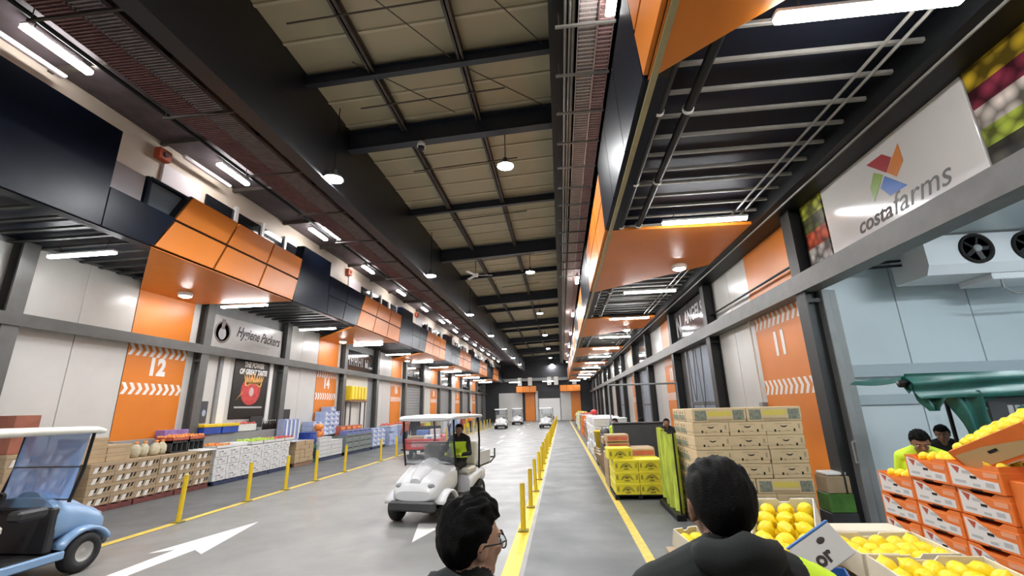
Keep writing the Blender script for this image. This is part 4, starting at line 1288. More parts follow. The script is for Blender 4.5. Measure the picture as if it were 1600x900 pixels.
# E: grey crates with blue crates on top
pallet('dark pallet under the grey-green crates', (XF - 0.38, 21.8, 0), 0.7, 2.7, M_NAVYP)
stack(lambda l, p: slotted(l, p, 0.78, 0.68, 0.245, M_GREYC, M_HOLE, 4, 'grey-green crates'), 4, 3, (XF - 0.4, 20.75, 0.133), 0.70, 0.25, 'y',
      lambda c, r: 'grey-green slotted crate, %s along, %s layer up' % (ORD[c], ORD[r]))
stack(lambda l, p: slotted(l, p, 0.38, 0.52, 0.20, mat('violet_blue_crate', (0.17, 0.20, 0.42), 0.45, var=0.2), M_HOLE, 3, 'violet-blue crates'), 5, 1, (XF - 0.2, 20.7, 0.886), 0.54, 0.2, 'y',
      lambda c, r: 'violet-blue crate on the grey-green crates, %s along' % ORD[c])
stack(lambda l, p: carton('carton', l, 'carton', 0.36, 0.55, 0.20, M_CARDR, (('print', M_ORFRUIT, [rect(-0.7, 0.7, 0.2, 0.8)]),), p, group='red printed cartons'), 4, 2, (XF - 0.60, 20.85, 0.886), 0.58, 0.206, 'y',
      lambda c, r: 'red printed carton behind the violet-blue crates, %s along, %s up' % (ORD[c], ORD[r]))
# F: blue and white cartons
pallet('dark pallet under the far blue and white cartons', (XF - 0.45, 24.2, 0), 0.9, 1.8, M_NAVYP)
stack(lambda l, p: carton('carton', l, 'carton', 0.8, 0.55, 0.22, M_CARDLB, bp_, p, group='far blue and white cartons'), 3, 4, (XF - 0.4, 23.6, 0.133), 0.57, 0.226, 'y',
      lambda c, r: 'pale blue carton past the grey-green crates, %s along, %s layer up' % (ORD[c], ORD[r]))
# G: yellow ribbed bins on a stand
t = thing('stand', 'tall dark steel stand carrying the yellow ribbed bin', 'stand', (XF - 0.98, 23.15, 0.003))
for x in (-0.13, 0.13):
    for y in (-0.85, 0.85):
        MB().box(x - 0.03, x + 0.03, y - 0.03, y + 0.03, 0, 2.42).build('leg', M_STEEL, t)
MB().cham(-0.18, 0.18, -1.0, 1.0, 2.42, 2.52, 0.01).build('platform', M_WOOD, t)
t = thing('ribbed_bin', 'bright yellow ribbed bin on the tall steel stand', 'bin', (XF - 0.98, 23.15, 2.526))
MB().cham(-0.16, 0.16, -0.95, 0.95, 0, 0.72, 0.02).build('bin_body', M_YEL, t)
for i in range(5):
    MB().cham(0.16, 0.20, -0.9 + i * 0.37, -0.9 + i * 0.37 + 0.26, 0.03, 0.70, 0.02).build('rib', mat('bright_yellow', (0.85, 0.66, 0.05), 0.4), t)

# beyond: mixed stacks, each carton a few pixels
far_kinds = [('white', M_CARDW), ('tan', M_KRAFT), ('orange', M_CARDO), ('pale blue', M_CARDLB), ('red', M_CARDR), ('green', M_GREENC), ('brown', M_KRAFTD), ('yellow', M_CARDY)]
rf = random.Random(21)
fk = {}
def far_stacks(side, x, y0, n, seed):
    rr = random.Random(seed)
    y = y0
    for i in range(n):
        nm, m = rr.choice(far_kinds)
        rows = rr.choice((3, 4, 4, 5))
        for c in range(2):
            for r in range(rows):
                lab = 'far %s carton of the %s stack beyond the %s, %s, %s up' % (nm, ORD[i], 'yellow bin' if side == 'left' else 'black counter', 'near half' if c == 0 else 'far half', ORD[r])
                loc = (x + rr.uniform(-.05, .05), y + c * 0.62, 0.004 + r * 0.25)
                if nm not in fk:
                    t = thing('produce_box', lab, 'box', loc, group='far cartons')
                    MB().cham(-0.4, 0.4, -0.3, 0.3, 0, 0.24, 0.01).build('box_body', m, t)
                    MB().cham(-0.405, 0.405, -0.305, 0.305, 0.16, 0.246, 0.008).build('box_lid', m, t)
                    fk[nm] = t
                else:
                    dup(fk[nm], loc, lab, (0, 0, rr.uniform(-.03, .03)))
        hm = rr.choice(((M_ORFRUIT, 'oranges', 'orange fruit'), (M_LIME, 'green_produce', 'green produce'), (M_REDFRUIT, 'red_fruit', 'red fruit'), (M_LEMON, 'lemons', 'yellow fruit')))
        tray_of('tray of %s on the %s far stack beyond the %s' % (hm[2], ORD[i], 'yellow bin' if side == 'left' else 'black counter'), 'tray', 'fruit_tray', (x, y + 0.3, 0.01 + rows * 0.25), 0.7, 1.0, 0.1, M_CARDW, hm[0], hm[1], r=0.09, seed=seed + i)
        y += rr.choice((1.9, 2.3, 2.8))
far_stacks('left', XF - 0.45, 26.2, 11, 4)

# ================================================================ RIGHT STALLS
# banana cartons by the wall
BX, BY = 2.10, 7.72
pallet('wooden pallet under the banana cartons', (BX + 0.86, BY + 0.62, 0), 1.72, 1.2, M_WOOD)
end_print = (('hand_hole', M_HOLE, [[(-0.22, 0.72), (-0.12, 0.60), (0, 0.56), (0.12, 0.60), (0.22, 0.72), (0.0, 0.66)], rect(-0.56, -0.46, 0.24, 0.42), rect(0.50, 0.60, 0.26, 0.46)]),
             ('print', M_KRAFTD, [rect(-0.50, 0.45, 0.82, 0.86), rect(-0.33, -0.24, 0.22, 0.36), rect(0.10, 0.30, 0.30, 0.36), rect(0.78, 0.88, 0.45, 0.80)]))
def banana_small(l, p):
    return carton('banana_carton', l, 'carton', 0.55, 0.40, 0.205, M_BANANA, end_print, p, face='y-', lid=0.15, group='banana cartons')
def banana_large(l, p):
    t = carton('banana_carton', l, 'carton', 0.83, 0.40, 0.215, M_BANANA, (('print', M_PRINTGG, [rect(-0.92, -0.48, 0.14, 0.86), rect(0.52, 0.94, 0.14, 0.86)]), ('print', M_PRINTY, [rect(-0.42, 0.46, 0.42, 0.80)]), ('print', M_KRAFT, [rect(-0.42, 0.46, 0.10, 0.20)])), p, face='y-', lid=0.17, group='banana cartons')
    return t
z = 0.133
rj = random.Random(5)
f1 = f2 = None
for r in range(8):
    large = r in (2, 7)
    n = 2 if large else 3
    for c in range(n):
        lab = 'tan banana carton%s facing the hall, %s along, %s layer up' % (' with yellow band' if large else '', ORD[c], ORD[r])
        loc = (BX + (0.43 + 0.85 * c if large else 0.285 + 0.565 * c) + rj.uniform(-.008, .008), BY + 0.2 + rj.uniform(0, 0.02), z)
        if large:
            if f1 is None:
                f1 = banana_large(lab, loc)
            else:
                dup(f1, loc, lab, (0, 0, rj.uniform(-.02, .02)))
        else:
            if f2 is None:
                f2 = banana_small(lab, loc)
            else:
                dup(f2, loc, lab, (0, 0, rj.uniform(-.015, .015)))
    z += 0.224 if large else 0.213
# side cartons behind, seen along the left flank of the pallet
side_print = (('print', M_PRINTGG, [rect(-0.9, 0.9, 0.15, 0.55)]), ('hand_hole', M_HOLE, [rect(-0.5, -0.3, 0.62, 0.80), rect(0.25, 0.45, 0.62, 0.80)]))
f3 = None
z = 0.133
for r in range(8):
    for c in range(2):
        lab = 'tan banana carton behind the front row on the stack side, %s back, %s layer up' % (ORD[c], ORD[r])
        loc = (BX + 0.43, BY + 0.62 + 0.41 * c, z)
        if f3 is None:
            f3 = carton('banana_carton', lab, 'carton', 0.83, 0.40, 0.205, M_BANANA, side_print, loc, face='x-', lid=0.15, group='banana cartons')
        else:
            dup(f3, loc, lab)
    z += 0.2145
# lime-green banner in folds on a dark base
t = thing('printed_drape', 'lime-green leaf-printed drape hanging in folds beside the banana cartons', 'drape', (1.96, 9.15, 0.003))
b = MB()
n, rows = 40, 10
vs, fs = [], []
rr = random.Random(2)
ph = [rr.uniform(0, 6) for _ in range(3)]
def fold(u, v):
    return 0.045 * math.sin(u * 26 + ph[0] + 1.5 * v) + 0.02 * math.sin(u * 47 + ph[1]) + 0.03 * (1 - v) * math.sin(u * 9 + ph[2])
for th in (0.0, 0.008):
    for j in range(rows + 1):
        for i in range(n + 1):
            u, v = i / n, j / rows
            vs.append((fold(u, v) + th, -0.62 + 1.3 * u, 0.10 + 1.33 * v - 0.05 * math.sin(u * 5)))
N = (n + 1) * (rows + 1)
for j in range(rows):
    for i in range(n):
        a = j * (n + 1) + i
        fs.append((a, a + 1, a + n + 2, a + n + 1))
        fs.append((N + a, N + a + n + 1, N + a + n + 2, N + a + 1))
b.add(vs, fs, 0, True)
b.build('cloth', mat('lime_leaf_print', (0.42, 0.50, 0.06), 0.45, var=0.55, vscale=2.0, stretch=(1.0, 5.0, 0.8)), t)
MB().cham(-0.10, 0.06, -0.68, 0.70, 0, 0.10, 0.01).build('base', M_BLACK, t)
MB().cyl((0.0, -0.62, 0.1), (0.0, -0.62, 1.45), 0.015, n=8).cyl((0.0, 0.68, 0.1), (0.0, 0.68, 1.45), 0.015, n=8).build('frame', M_BLACK, t)
# kraft box on a green box against the wall
carton('carton', 'bright green carton against the wall behind the banana cartons', 'carton', 0.36, 0.34, 0.26, mat('bright_green_card', (0.07, 0.20, 0.03), 0.5, var=0.4), (), (4.14, 7.86, 0.30))
carton('carton', 'dark grey crate under the bright green carton by the wall', 'carton', 0.38, 0.36, 0.29, M_DGREY, (), (4.14, 7.86, 0.004))
carton('carton', 'tan open carton on the bright green carton by the wall', 'carton', 0.34, 0.32, 0.24, M_KRAFTD, (), (4.14, 7.86, 0.565))
o = MB().cham(-0.15, 0.15, -0.14, 0.14, 0, 0.05, 0.015).build('paper_stack', M_WHITE, None, (4.14, 7.86, 0.812), (0, 0, 0.1))
tag(o, 'white paper pad on the tan carton by the wall', 'paper')
# yellow cartons
pallet('black pallet under the yellow cartons', (1.56, 10.80, 0), 1.06, 1.1, M_BLACK, 0.10)
yp = (('print', M_PRINTO, [[(-0.55, 0.25), (-0.35, 0.62), (0.0, 0.78), (0.35, 0.62), (0.55, 0.25), (0.4, 0.3), (0.0, 0.58), (-0.4, 0.3)], rect(-0.9, -0.72, 0.3, 0.7), rect(0.72, 0.9, 0.3, 0.7), rect(-0.22, 0.22, 0.14, 0.30)]),
      ('hand_hole', M_HOLE, [rect(-0.10, 0.10, 0.40, 0.50)]))
ypf = None
for r in range(3):
    for c in range(2):
        for dpt in range(2):
            lab = 'bright yellow printed carton, %s from the walkway, %s layer up, %s row' % (ORD[c], ORD[r], 'front' if dpt == 0 else 'back')
            loc = (1.31 + 0.515 * c, 10.51 + 0.53 * dpt, 0.103 + 0.232 * r)
            if ypf is None:
                ypf = carton('yellow_carton', lab, 'carton', 0.505, 0.52, 0.226, M_CARDY, yp, loc, face='y-', lid=0.05, group='yellow cartons')
            else:
                dup(ypf, loc, lab)
dup(ypf, (1.20, 10.56, 0.80), 'bright yellow printed carton alone on top of the yellow pile', (0, 0, 0.05))
# brown cartons behind the yellow ones
rb_ = None
for i, (x, y, z, w) in enumerate(((1.30, 11.5, 0.92, 0), (1.85, 11.5, 0.80, 0.1), (1.25, 12.1, 1.0, 0), (1.8, 11.15, 0.80, 0.05), (1.28, 11.45, 1.10, 0.05))):
    lab = 'flat red-brown open carton behind the yellow pile, %s of five' % ORD[i]
    if rb_ is None:
        rb_ = carton('carton', lab, 'carton', 0.52, 0.48, 0.16, M_KRAFT, (('print', M_CARDR, [rect(-0.9, 0.9, 0.15, 0.75)]),), (x, y, z), face='y-', group='red-brown cartons')
    else:
        dup(rb_, (x, y, z), lab, (0, 0, w))
carton('plinth', 'tan block of cartons under the red-brown cartons', 'carton', 1.05, 1.0, 0.79, M_KRAFTD, (('print', M_KRAFT, [rect(-0.9, 0.9, 0.3, 0.34), rect(-0.9, 0.9, 0.62, 0.66)]),), (1.56, 11.95, 0.004), face='x-')
# black counter
t = thing('counter', 'dark grey counter panel behind the brown cartons, two lime vests behind it', 'counter', (2.05, 12.95, 0.003))
MB().cham(-0.65, 0.70, -0.03, 0.03, 0.0, 1.42, 0.01).build('front_panel', M_DGREY, t)
MB().cham(-0.68, 0.73, -0.05, 0.35, 1.42, 1.46, 0.01).build('counter_top', M_DARK, t)
MB().cham(-0.65, -0.60, 0.0, 0.33, 0.0, 1.42, 0.005).build('side_panel', M_DGREY, t)
MB().cham(0.65, 0.70, 0.0, 0.33, 0.0, 1.42, 0.005).build('side_panel', M_DGREY, t)
t = thing('rail', 'grey tube rail over the right stalls beyond the black counter', 'rail', (0, 15.5, 2.4))
MB().cyl((1.6, 0, 0.2), (3.9, 0, 0.2), 0.03, n=8).build('bar', M_STEELL, t)
MB().cyl((1.62, 0, -2.4), (1.62, 0, 0.2), 0.025, n=8).cyl((3.88, 0, -2.4), (3.88, 0, 0.2), 0.025, n=8).build('post', M_STEELL, t)
# white tubs and cartons along the walkway further on
wt = None
rr = random.Random(9)
k = 0
for i in range(5):
    for j in range(2):
        for r in range(5 - (i % 2)):
            lab = 'white foam carton past the black counter, %s along, %s column, %s up' % (ORD[i], 'walkway' if j == 0 else 'wall', ORD[r])
            loc = (1.42 + 0.62 * j + rr.uniform(-.03, .03), 17.0 + 1.15 * i, 0.004 + 0.30 * r)
            if wt is None:
                wt = thing('foam_carton', lab, 'carton', loc, group='white foam cartons')
                MB().cham(-0.28, 0.28, -0.4, 0.4, 0, 0.24, 0.02).build('box_body', M_CARDW, wt)
                MB().cham(-0.29, 0.29, -0.41, 0.41, 0.24, 0.292, 0.015).build('box_lid', mat('bright_white', (0.78, 0.78, 0.80), 0.5), wt)
            else:
                dup(wt, loc, lab, (0, 0, rr.uniform(-.06, .06)))
for i in range(4):
    o = thing('glass_jar_crate', 'dark crate of round jars behind the brown cartons, %s along' % ORD[i], 'crate', (1.42 + 0.45 * (i % 2), 14.55 + 0.68 * (i // 2), 0.004))
    MB().cham(-0.21, 0.21, -0.3, 0.3, 0, 1.05, 0.01).build('crate_body', M_DGREY, o)
    b = MB()
    for q in range(6):
        b.lathe([(0, 0), (0.075, 0.0), (0.08, 0.12), (0.05, 0.16), (0.05, 0.19), (0, 0.19)], 10, 0, Matrix.Translation((-0.11 + 0.22 * (q % 2), -0.2 + 0.2 * (q // 2), 1.05)))
    x = b.build('jar', mat('dark_jar', (0.10, 0.10, 0.11), 0.15), o)
    x['kind'] = 'stuff'
# leaning wooden trays and a yellow tub by the walkway
for i in range(3):
    o = thing('wooden_tray', 'wooden tray leaning by the walkway past the yellow cartons, %s of three' % ORD[i], 'tray', (1.26, 12.95 + 0.64 * i, 0.02), (0, -0.45 + 0.06 * i, 0.15))
    MB().cham(-0.02, 0.02, -0.28, 0.28, 0, 0.72, 0.006).build('base_board', mat('pale_wood', (0.42, 0.33, 0.22), 0.6, var=0.2), o)
    MB().cham(-0.08, 0.02, -0.30, -0.27, 0, 0.74, 0.005).cham(-0.08, 0.02, 0.27, 0.30, 0, 0.74, 0.005).build('side_board', M_KRAFTD, o)
o = thing('tub', 'yellow tub at the walkway among white cartons', 'tub', (1.32, 16.2, 0.5))
MB().lathe([(0, 0), (0.20, 0), (0.25, 0.55), (0.27, 0.56), (0.27, 0.60), (0.22, 0.60)], 18).build('tub_body', M_YEL, o)
MB().tube([(0.26, 0, 0.55), (0.15, 0.0, 0.42), (-0.1, 0.0, 0.40), (-0.26, 0, 0.55)], 0.01).build('handle', M_OFFW, o)
carton('plinth', 'dark box carrying the yellow tub by the walkway', 'box', 0.5, 0.6, 0.49, M_DGREY, (), (1.36, 16.2, 0.004))
far_stacks('right', 1.75, 23.2, 11, 17)
far_stacks_done = True
o = thing('red_sack', 'bright red sack on white cartons far down the right stalls', 'sack', (1.5, 21.6, 1.52))
MB().ell((0, 0, 0.12), (0.16, 0.18, 0.12), 14, 9).build('bag', M_RED, o)
MB().cyl((0, 0.12, 0.15), (0, 0.2, 0.24), 0.04, 0.03, n=8).build('neck', M_RED, o)

# ---- orange fruit cartons, foreground right
OX, OW, OH = 3.0, 0.43, 0.188
pallet('wooden pallet under the orange fruit cartons', (OX + 0.32, 4.25, 0), 0.7, 1.4, M_WOOD)
def orange_carton(l, p):
    t = thing('fruit_carton', l, 'carton', p, group='orange fruit cartons')
    w, d, h = 0.60, OW, OH
    b = MB()
    b.cham(0, w, -d / 2, d / 2, 0, h * 0.80, 0.005)
    b.prism([(-d / 2 + 0.004, h * 0.78), (d / 2 - 0.004, h * 0.78), (d / 2 - 0.004, h), (d / 2 - 0.10, h), (d / 2 - 0.14, h * 0.86), (-d / 2 + 0.14, h * 0.86), (-d / 2 + 0.10, h), (-d / 2 + 0.004, h)], 0.002, 0.012, 'x')
    b.prism([(0.004, h * 0.78), (w - 0.004, h * 0.78), (w - 0.004, h), (0.004, h)], d / 2 - 0.012, d / 2 - 0.002, 'y')
    b.prism([(0.004, h * 0.78), (w - 0.004, h * 0.78), (w - 0.004, h), (0.004, h)], -d / 2 + 0.002, -d / 2 + 0.012, 'y')
    b.build('box_body', M_CARDO, t)
    # on the face looking at the hall (-x); u runs from the far end (+y) to the near end (-y)
    def F(polys, m, nm, off=0.0015):
        for poly in polys:
            MB().add([(-off, d / 2 - u * d, v * h) for u, v in poly], [list(range(len(poly)))]).build(nm, m, t)
    F([[(0.05, 0.10), (0.93, 0.10), (0.93, 0.42), (0.62, 0.46), (0.30, 0.84), (0.05, 0.92)]], mat('white_label', (0.66, 0.63, 0.60), 0.5), 'front_label')
    F([[(0.10, 0.86), (0.27, 0.80), (0.21, 0.55)]], mat('brand_red', (0.40, 0.06, 0.03), 0.5), 'brand_mark', 0.003)
    F([rect(0.30, 0.46, 0.58, 0.70, -0.0), rect(0.12, 0.34, 0.22, 0.32), rect(0.46, 0.60, 0.16, 0.26), rect(0.70, 0.85, 0.20, 0.36)], M_PRINTG, 'print', 0.003)
    F([rect(0.44, 0.56, 0.44, 0.54)], M_HOLE, 'hand_hole', 0.004)
    F([rect(0.40, 0.62, 0.0, 0.06)], M_HOLE, 'vent_slot', 0.004)
    F([rect(0.70, 0.95, 0.56, 0.74)], mat('pale_orange_print', (0.72, 0.30, 0.16), 0.5), 'print', 0.003)
    return t
oc = None
tops = {0: 5, 1: 6, 2: 6}
for c in range(3):
    y = 4.69 - 0.437 * c
    for r in range(tops[c] + 1):
        lab = 'orange fruit carton with white slanted label, %s column from the far end, %s up' % (ORD[c], ORD[r])
        loc = (OX + 0.01 * ((r * 7 + c * 3) % 3 - 1), y, 0.133 + r * 0.1905)
        if oc is None:
            oc = orange_carton(lab, loc)
        else:
            dup(oc, loc, lab, (0, 0, 0.015 * ((r * 5 + c) % 3 - 1)))
t_ = carton('fruit_carton', 'plain orange carton end with a white slip at the near end of the orange stack', 'carton', 0.5, 0.40, 0.40, M_CARDO, (('label', M_WHITE, [rect(-0.55, 0.45, 0.55, 0.88)]),), (OX + 0.28, 3.40, 0.98), face='y-')
carton('fruit_carton', 'deep orange carton under the near end of the orange stack', 'carton', 0.5, 0.40, 0.84, M_CARDOD, (), (OX + 0.28, 3.40, 0.135), face='y-')

# ---- lemons
def lemon_mesh(seed):
    rr = random.Random(seed)
    b = MB()
    L, R = 0.041, 0.032
    prof = []
    n = 12
    for i in range(n + 1):
        t = i / n
        z = -L + 2 * L * t
        r = R * math.sqrt(max(0, 1 - (z / L) ** 2)) ** 0.9
        prof.append((r, z))
    prof[0] = (0.0, -L - 0.004)
    prof[1] = (0.008, -L * 0.92)
    prof[-2] = (0.008, L * 0.93)
    prof[-1] = (0.0, L + 0.007)
    b.lathe(prof, 16)
    return b.mesh('lemon', M_LEMON)
LEM = [lemon_mesh(1)]
rl = random.Random(31)
def lemons(label, group, M, w, d, z, nx, ny, layers=1, s=1.0):
    """lay lemons in the box frame M (4x4), rows in x and y"""
    first = None
    for k in range(layers):
        for i in range(nx - (k % 2)):
            for j in range(ny - (k % 2)):
                px = -w / 2 + (i + 0.5 + 0.5 * (k % 2)) * w / nx + rl.uniform(-.004, .004)
                py = -d / 2 + (j + 0.5 + 0.5 * (k % 2)) * d / ny + rl.uniform(-.004, .004)
                P = M @ Vector((px, py, z + k * 0.045 + rl.uniform(-.004, .004)))
                o = bpy.data.objects.new('lemon', LEM[0])
                COL.objects.link(o)
                o.location = P
                o.rotation_euler = (rl.uniform(0, 6), rl.uniform(0, 6), rl.uniform(0, 6))
                sc = s * rl.uniform(0.94, 1.06)
                o.scale = (sc, sc, sc)
                tag(o, label, 'lemon', group)
def open_box(label, M, w, d, h, m_out, m_in, name='fruit_box', notch=True, extra=None):
    t = thing(name, label, 'box')
    t.matrix_world = M
    th = 0.008
    b = MB()
    b.box(-w / 2, w / 2, -d / 2, d / 2, 0, th)
    b.build('base', m_in, t)
    for sx in (-1, 1):
        x = sx * (w / 2 - th)
        MB().cham(min(x, sx * w / 2), max(x, sx * w / 2), -d / 2, d / 2, 0, h, 0.003).build('side_wall', m_out, t)
    for sy in (-1, 1):
        y = sy * (d / 2 - th)
        if notch:
            MB().prism([(-w / 2, 0), (w / 2, 0), (w / 2, h), (w * 0.12, h), (w * 0.08, h * 0.84), (-w * 0.08, h * 0.84), (-w * 0.12, h), (-w / 2, h)], min(y, sy * d / 2), max(y, sy * d / 2), 'y').build('end_wall', m_out, t)
        else:
            MB().cham(-w / 2, w / 2, min(y, sy * d / 2), max(y, sy * d / 2), 0, h, 0.003).build('end_wall', m_out, t)
    return t
M_LINER = mat('cream_card', (0.66, 0.60, 0.47), 0.6, var=0.05)
# display table under the lemon boxes
t = thing('display_table', 'display table under the lemon boxes at the edge of the walkway', 'table', (1.52, 3.05, 0.003))
MB().cham(-0.82, 0.78, -0.72, 0.62, 0.90, 0.94, 0.006).build('table_top', M_KRAFTD, t)
for x in (-0.76, 0.72):
    for y in (-0.66, 0.56):
        MB().box(x - 0.03, x + 0.03, y - 0.03, y + 0.03, 0, 0.90).build('leg', M_STEEL, t)
T = Matrix.Translation
def R(a, ax):
    return Matrix.Rotation(a, 4, ax)
BOXES = [
    ('lemon box tilted on the display table behind the open blue carton', 'lemons in the tilted box', T((1.40, 3.28, 1.06)) @ R(-0.50, 'Z') @ R(0.36, 'X') @ R(-0.10, 'Y'), 0.36, 0.56, 0.15, 3, 5),
    ('white lemon box at the back of the display table', 'lemons in the back white box', T((1.88, 3.12, 0.985)) @ R(0.03, 'Z') @ R(0.08, 'X'), 0.52, 0.33, 0.14, 5, 3),
    ('white lemon box at the front of the display table', 'lemons in the front white box', T((1.86, 2.66, 0.985)) @ R(-0.05, 'Z') @ R(0.08, 'X'), 0.56, 0.36, 0.14, 5, 3),
    ('small white lemon punnet at the walkway end of the table', 'lemons in the small punnet', T((0.82, 3.30, 1.00)) @ R(0.45, 'Z') @ R(0.30, 'X'), 0.19, 0.24, 0.11, 2, 2),
]
for i, (lab, g, M, w, d, h, nx, ny) in enumerate(BOXES):
    bx = open_box(lab, M, w, d, h, M_LINER if i != 0 else M_CARDW, M_LINER)
    lemons('ripe yellow lemon in the ' + lab.replace('lemon box ', 'box '), g, M, w - 0.02, d - 0.02, h - 0.05, nx, ny, 1, 1.5 if i != 3 else 1.3)
    MB().box(-w / 2 + 0.01, w / 2 - 0.01, -d / 2 + 0.01, d / 2 - 0.01, 0.005, h - 0.095).build('lemon_underlayer', M_LEMON, bx)
carton('carton', 'tan carton propping up the tilted lemon box', 'carton', 0.34, 0.2, 0.15, M_KRAFT, (), (1.52, 3.52, 0.944), (0, 0, -0.5))
carton('carton', 'long pale flat carton behind the lemon boxes', 'carton', 0.50, 0.20, 0.17, M_LINER, (('print', M_PRINTY, [rect(-0.7, 0.6, 0.45, 0.8)]),), (1.95, 3.50, 0.944), face='y-')
# small printed carton at the walkway end, low
t = thing('carton', 'grey printed carton with yellow fruit below the small lemon punnet', 'carton', (0.82, 2.86, 0.944))
MB().cham(-0.10, 0.10, -0.13, 0.13, 0, 0.10, 0.005).build('box_body', M_CARDW, t)
MB().add([(-0.102, 0.1, 0.02), (-0.102, -0.1, 0.02), (-0.102, -0.1, 0.08), (-0.102, 0.1, 0.08)], [(0, 1, 2, 3)]).build('print', M_PRINTD, t)
for q in range(3):
    o = bpy.data.objects.new('lemon', LEM[0])
    COL.objects.link(o)
    o.location = (0.78 + 0.05 * (q % 2), 2.80 + 0.055 * q, 0.944 + 0.13)
    o.rotation_euler = (q, 1.2 * q, 0.4)
    tag(o, 'yellow lemon lying on the grey printed carton at the walkway end', 'lemon', 'lemons on the grey printed carton')
# open blue carton with a raised white lid reading "or"
Mb = T((1.22, 2.66, 0.944)) @ R(-0.35, 'Z')
t = open_box('open blue carton with a raised white lid at the table front', Mb, 0.32, 0.28, 0.16, mat('deep_blue_card', (0.025, 0.10, 0.30), 0.45), mat('dark_inside', (0.05, 0.06, 0.07), 0.7), 'open_carton', False)
MLID = R(0.0, 'Z')
# raised white lid: a stiff card plate with a blue edge, leaning back towards the wall
t = thing('lifted_cover', 'white carton lid with a blue edge and the letters "or"', 'lid')
e1, e3 = Vector((0.82, -0.12, 0.56)).normalized(), Vector((-0.50, 0.30, 0.81))
e3 = (e3 - e1 * e3.dot(e1)).normalized()
e2 = e3.cross(e1)
LM = Matrix(((e1.x, e2.x, e3.x, 1.185), (e1.y, e2.y, e3.y, 2.46), (e1.z, e2.z, e3.z, 1.258), (0, 0, 0, 1)))
t.matrix_world = LM
MB().cham(-0.115, 0.115, 0, 0.006, -0.075, 0.075, 0.002).build('card', mat('lid_white', (0.62, 0.61, 0.59), 0.5), t)
MB().cham(-0.118, 0.118, -0.002, 0.035, 0.072, 0.082, 0.003).build('blue_edge', mat('lid_blue', (0.035, 0.13, 0.36), 0.45), t)
text('lettering', 'or', 0.085, M_PRINTD, t, (-0.012, -0.0015, -0.022), (1, 0, 0), (0, 0, 1), 0.0005, 0, 0.003)
MB().ell((0.030, -0.0015, 0.034), (0.020, 0.001, 0.013), 14, 7).build('brand_mark', M_PRINTD, t)
t = carton('carton', 'blue and white carton with a red mark at the table front', 'carton', 0.26, 0.20, 0.15, mat('deep_blue_card', (0.025, 0.10, 0.30), 0.45), (('print', M_CARDW, [rect(-0.95, 0.2, 0.06, 0.96)]), ('brand_mark', M_CARDR, [[(-0.75, 0.75), (-0.35, 0.70), (-0.55, 0.25)]])), (1.46, 2.48, 0.944), (0, 0, -0.45), face='y-')

# tilted display carton on top of the orange stack
Md = T((3.28, 3.66, 1.56)) @ R(0.05, 'Z') @ R(-0.38, 'X') @ R(-0.42, 'Y')
open_box('big display carton of fruit tilted on top of the orange stack', Md, 0.42, 0.66, 0.20, M_CARDO, M_LINER, 'display_carton', False)
dc = [o for o in COL.objects if o.get('label', '').startswith('big display carton')][0]
MB().cham(0.206, 0.222, -0.34, 0.34, 0.185, 0.215, 0.004).build('white_rim', M_WHITE, dc)
e = MB().add([(-0.213, 0.30, 0.03), (-0.213, -0.20, 0.03), (-0.213, -0.26, 0.10), (-0.213, 0.05, 0.15), (-0.213, 0.30, 0.16)], [(0, 1, 2, 3, 4)])
e.build('front_label', mat('sand_label', (0.48, 0.36, 0.17), 0.6), dc)
MB().add([(-0.2145, 0.05, 0.095), (-0.2145, -0.03, 0.095), (-0.2145, -0.03, 0.115), (-0.2145, 0.05, 0.115)], [(0, 1, 2, 3)]).build('hand_hole', M_HOLE, dc)
MB().box(-0.19, 0.19, -0.31, 0.31, 0, 0.15).build('lemon_underlayer', M_LEMON, dc)
lemons('ripe yellow lemon in the big tilted display carton on the orange stack', 'lemons in the display carton', Md, 0.38, 0.62, 0.19, 5, 7, 1, 1.2)
for c in range(3):
    zt = 0.133 + (tops[c] + 1) * 0.1905 - 0.03
    lemons('ripe yellow lemon topping the %s orange carton column' % ORD[c], 'lemons topping orange column %s' % ORD[c], T((OX + 0.22, 4.69 - 0.437 * c, zt)), 0.34, 0.38, 0.02, 4, 4, 1, 1.0)

# ---- green tarpaulin over a stand in the cool room opening
t = thing('tarpaulin_stand', 'dark green tarpaulin sagging over a stand in the cool room opening', 'stand', (4.45, 5.62, 0.003))
b = MB()
n, rws = 26, 10
vs, fs = [], []
rr = random.Random(4)
def sag(u, v):
    return 2.13 + 0.04 * math.sin(u * 8 + 0.6) - 0.05 * math.sin(PI * v) + 0.02 * math.sin(u * 23 + 3 * v) + 0.10 * (u if u > 0.3 else 0.3 - u) * 0.5
for th in (0, 0.006):
    for j in range(rws + 1):
        for i in range(n + 1):
            u, v = i / n, j / rws
            vs.append((-0.72 + 1.9 * u, -0.35 + 0.95 * v, sag(u, v) + th - (0.14 if j == 0 else 0.0) - (0.05 if i == 0 else 0)))
N = (n + 1) * (rws + 1)
for j in range(rws):
    for i in range(n):
        a = j * (n + 1) + i
        fs += [(a, a + 1, a + n + 2, a + n + 1), (N + a, N + a + n + 1, N + a + n + 2, N + a + 1)]
b.add(vs, fs, 0, True)
b.build('tarpaulin', M_TARP, t)
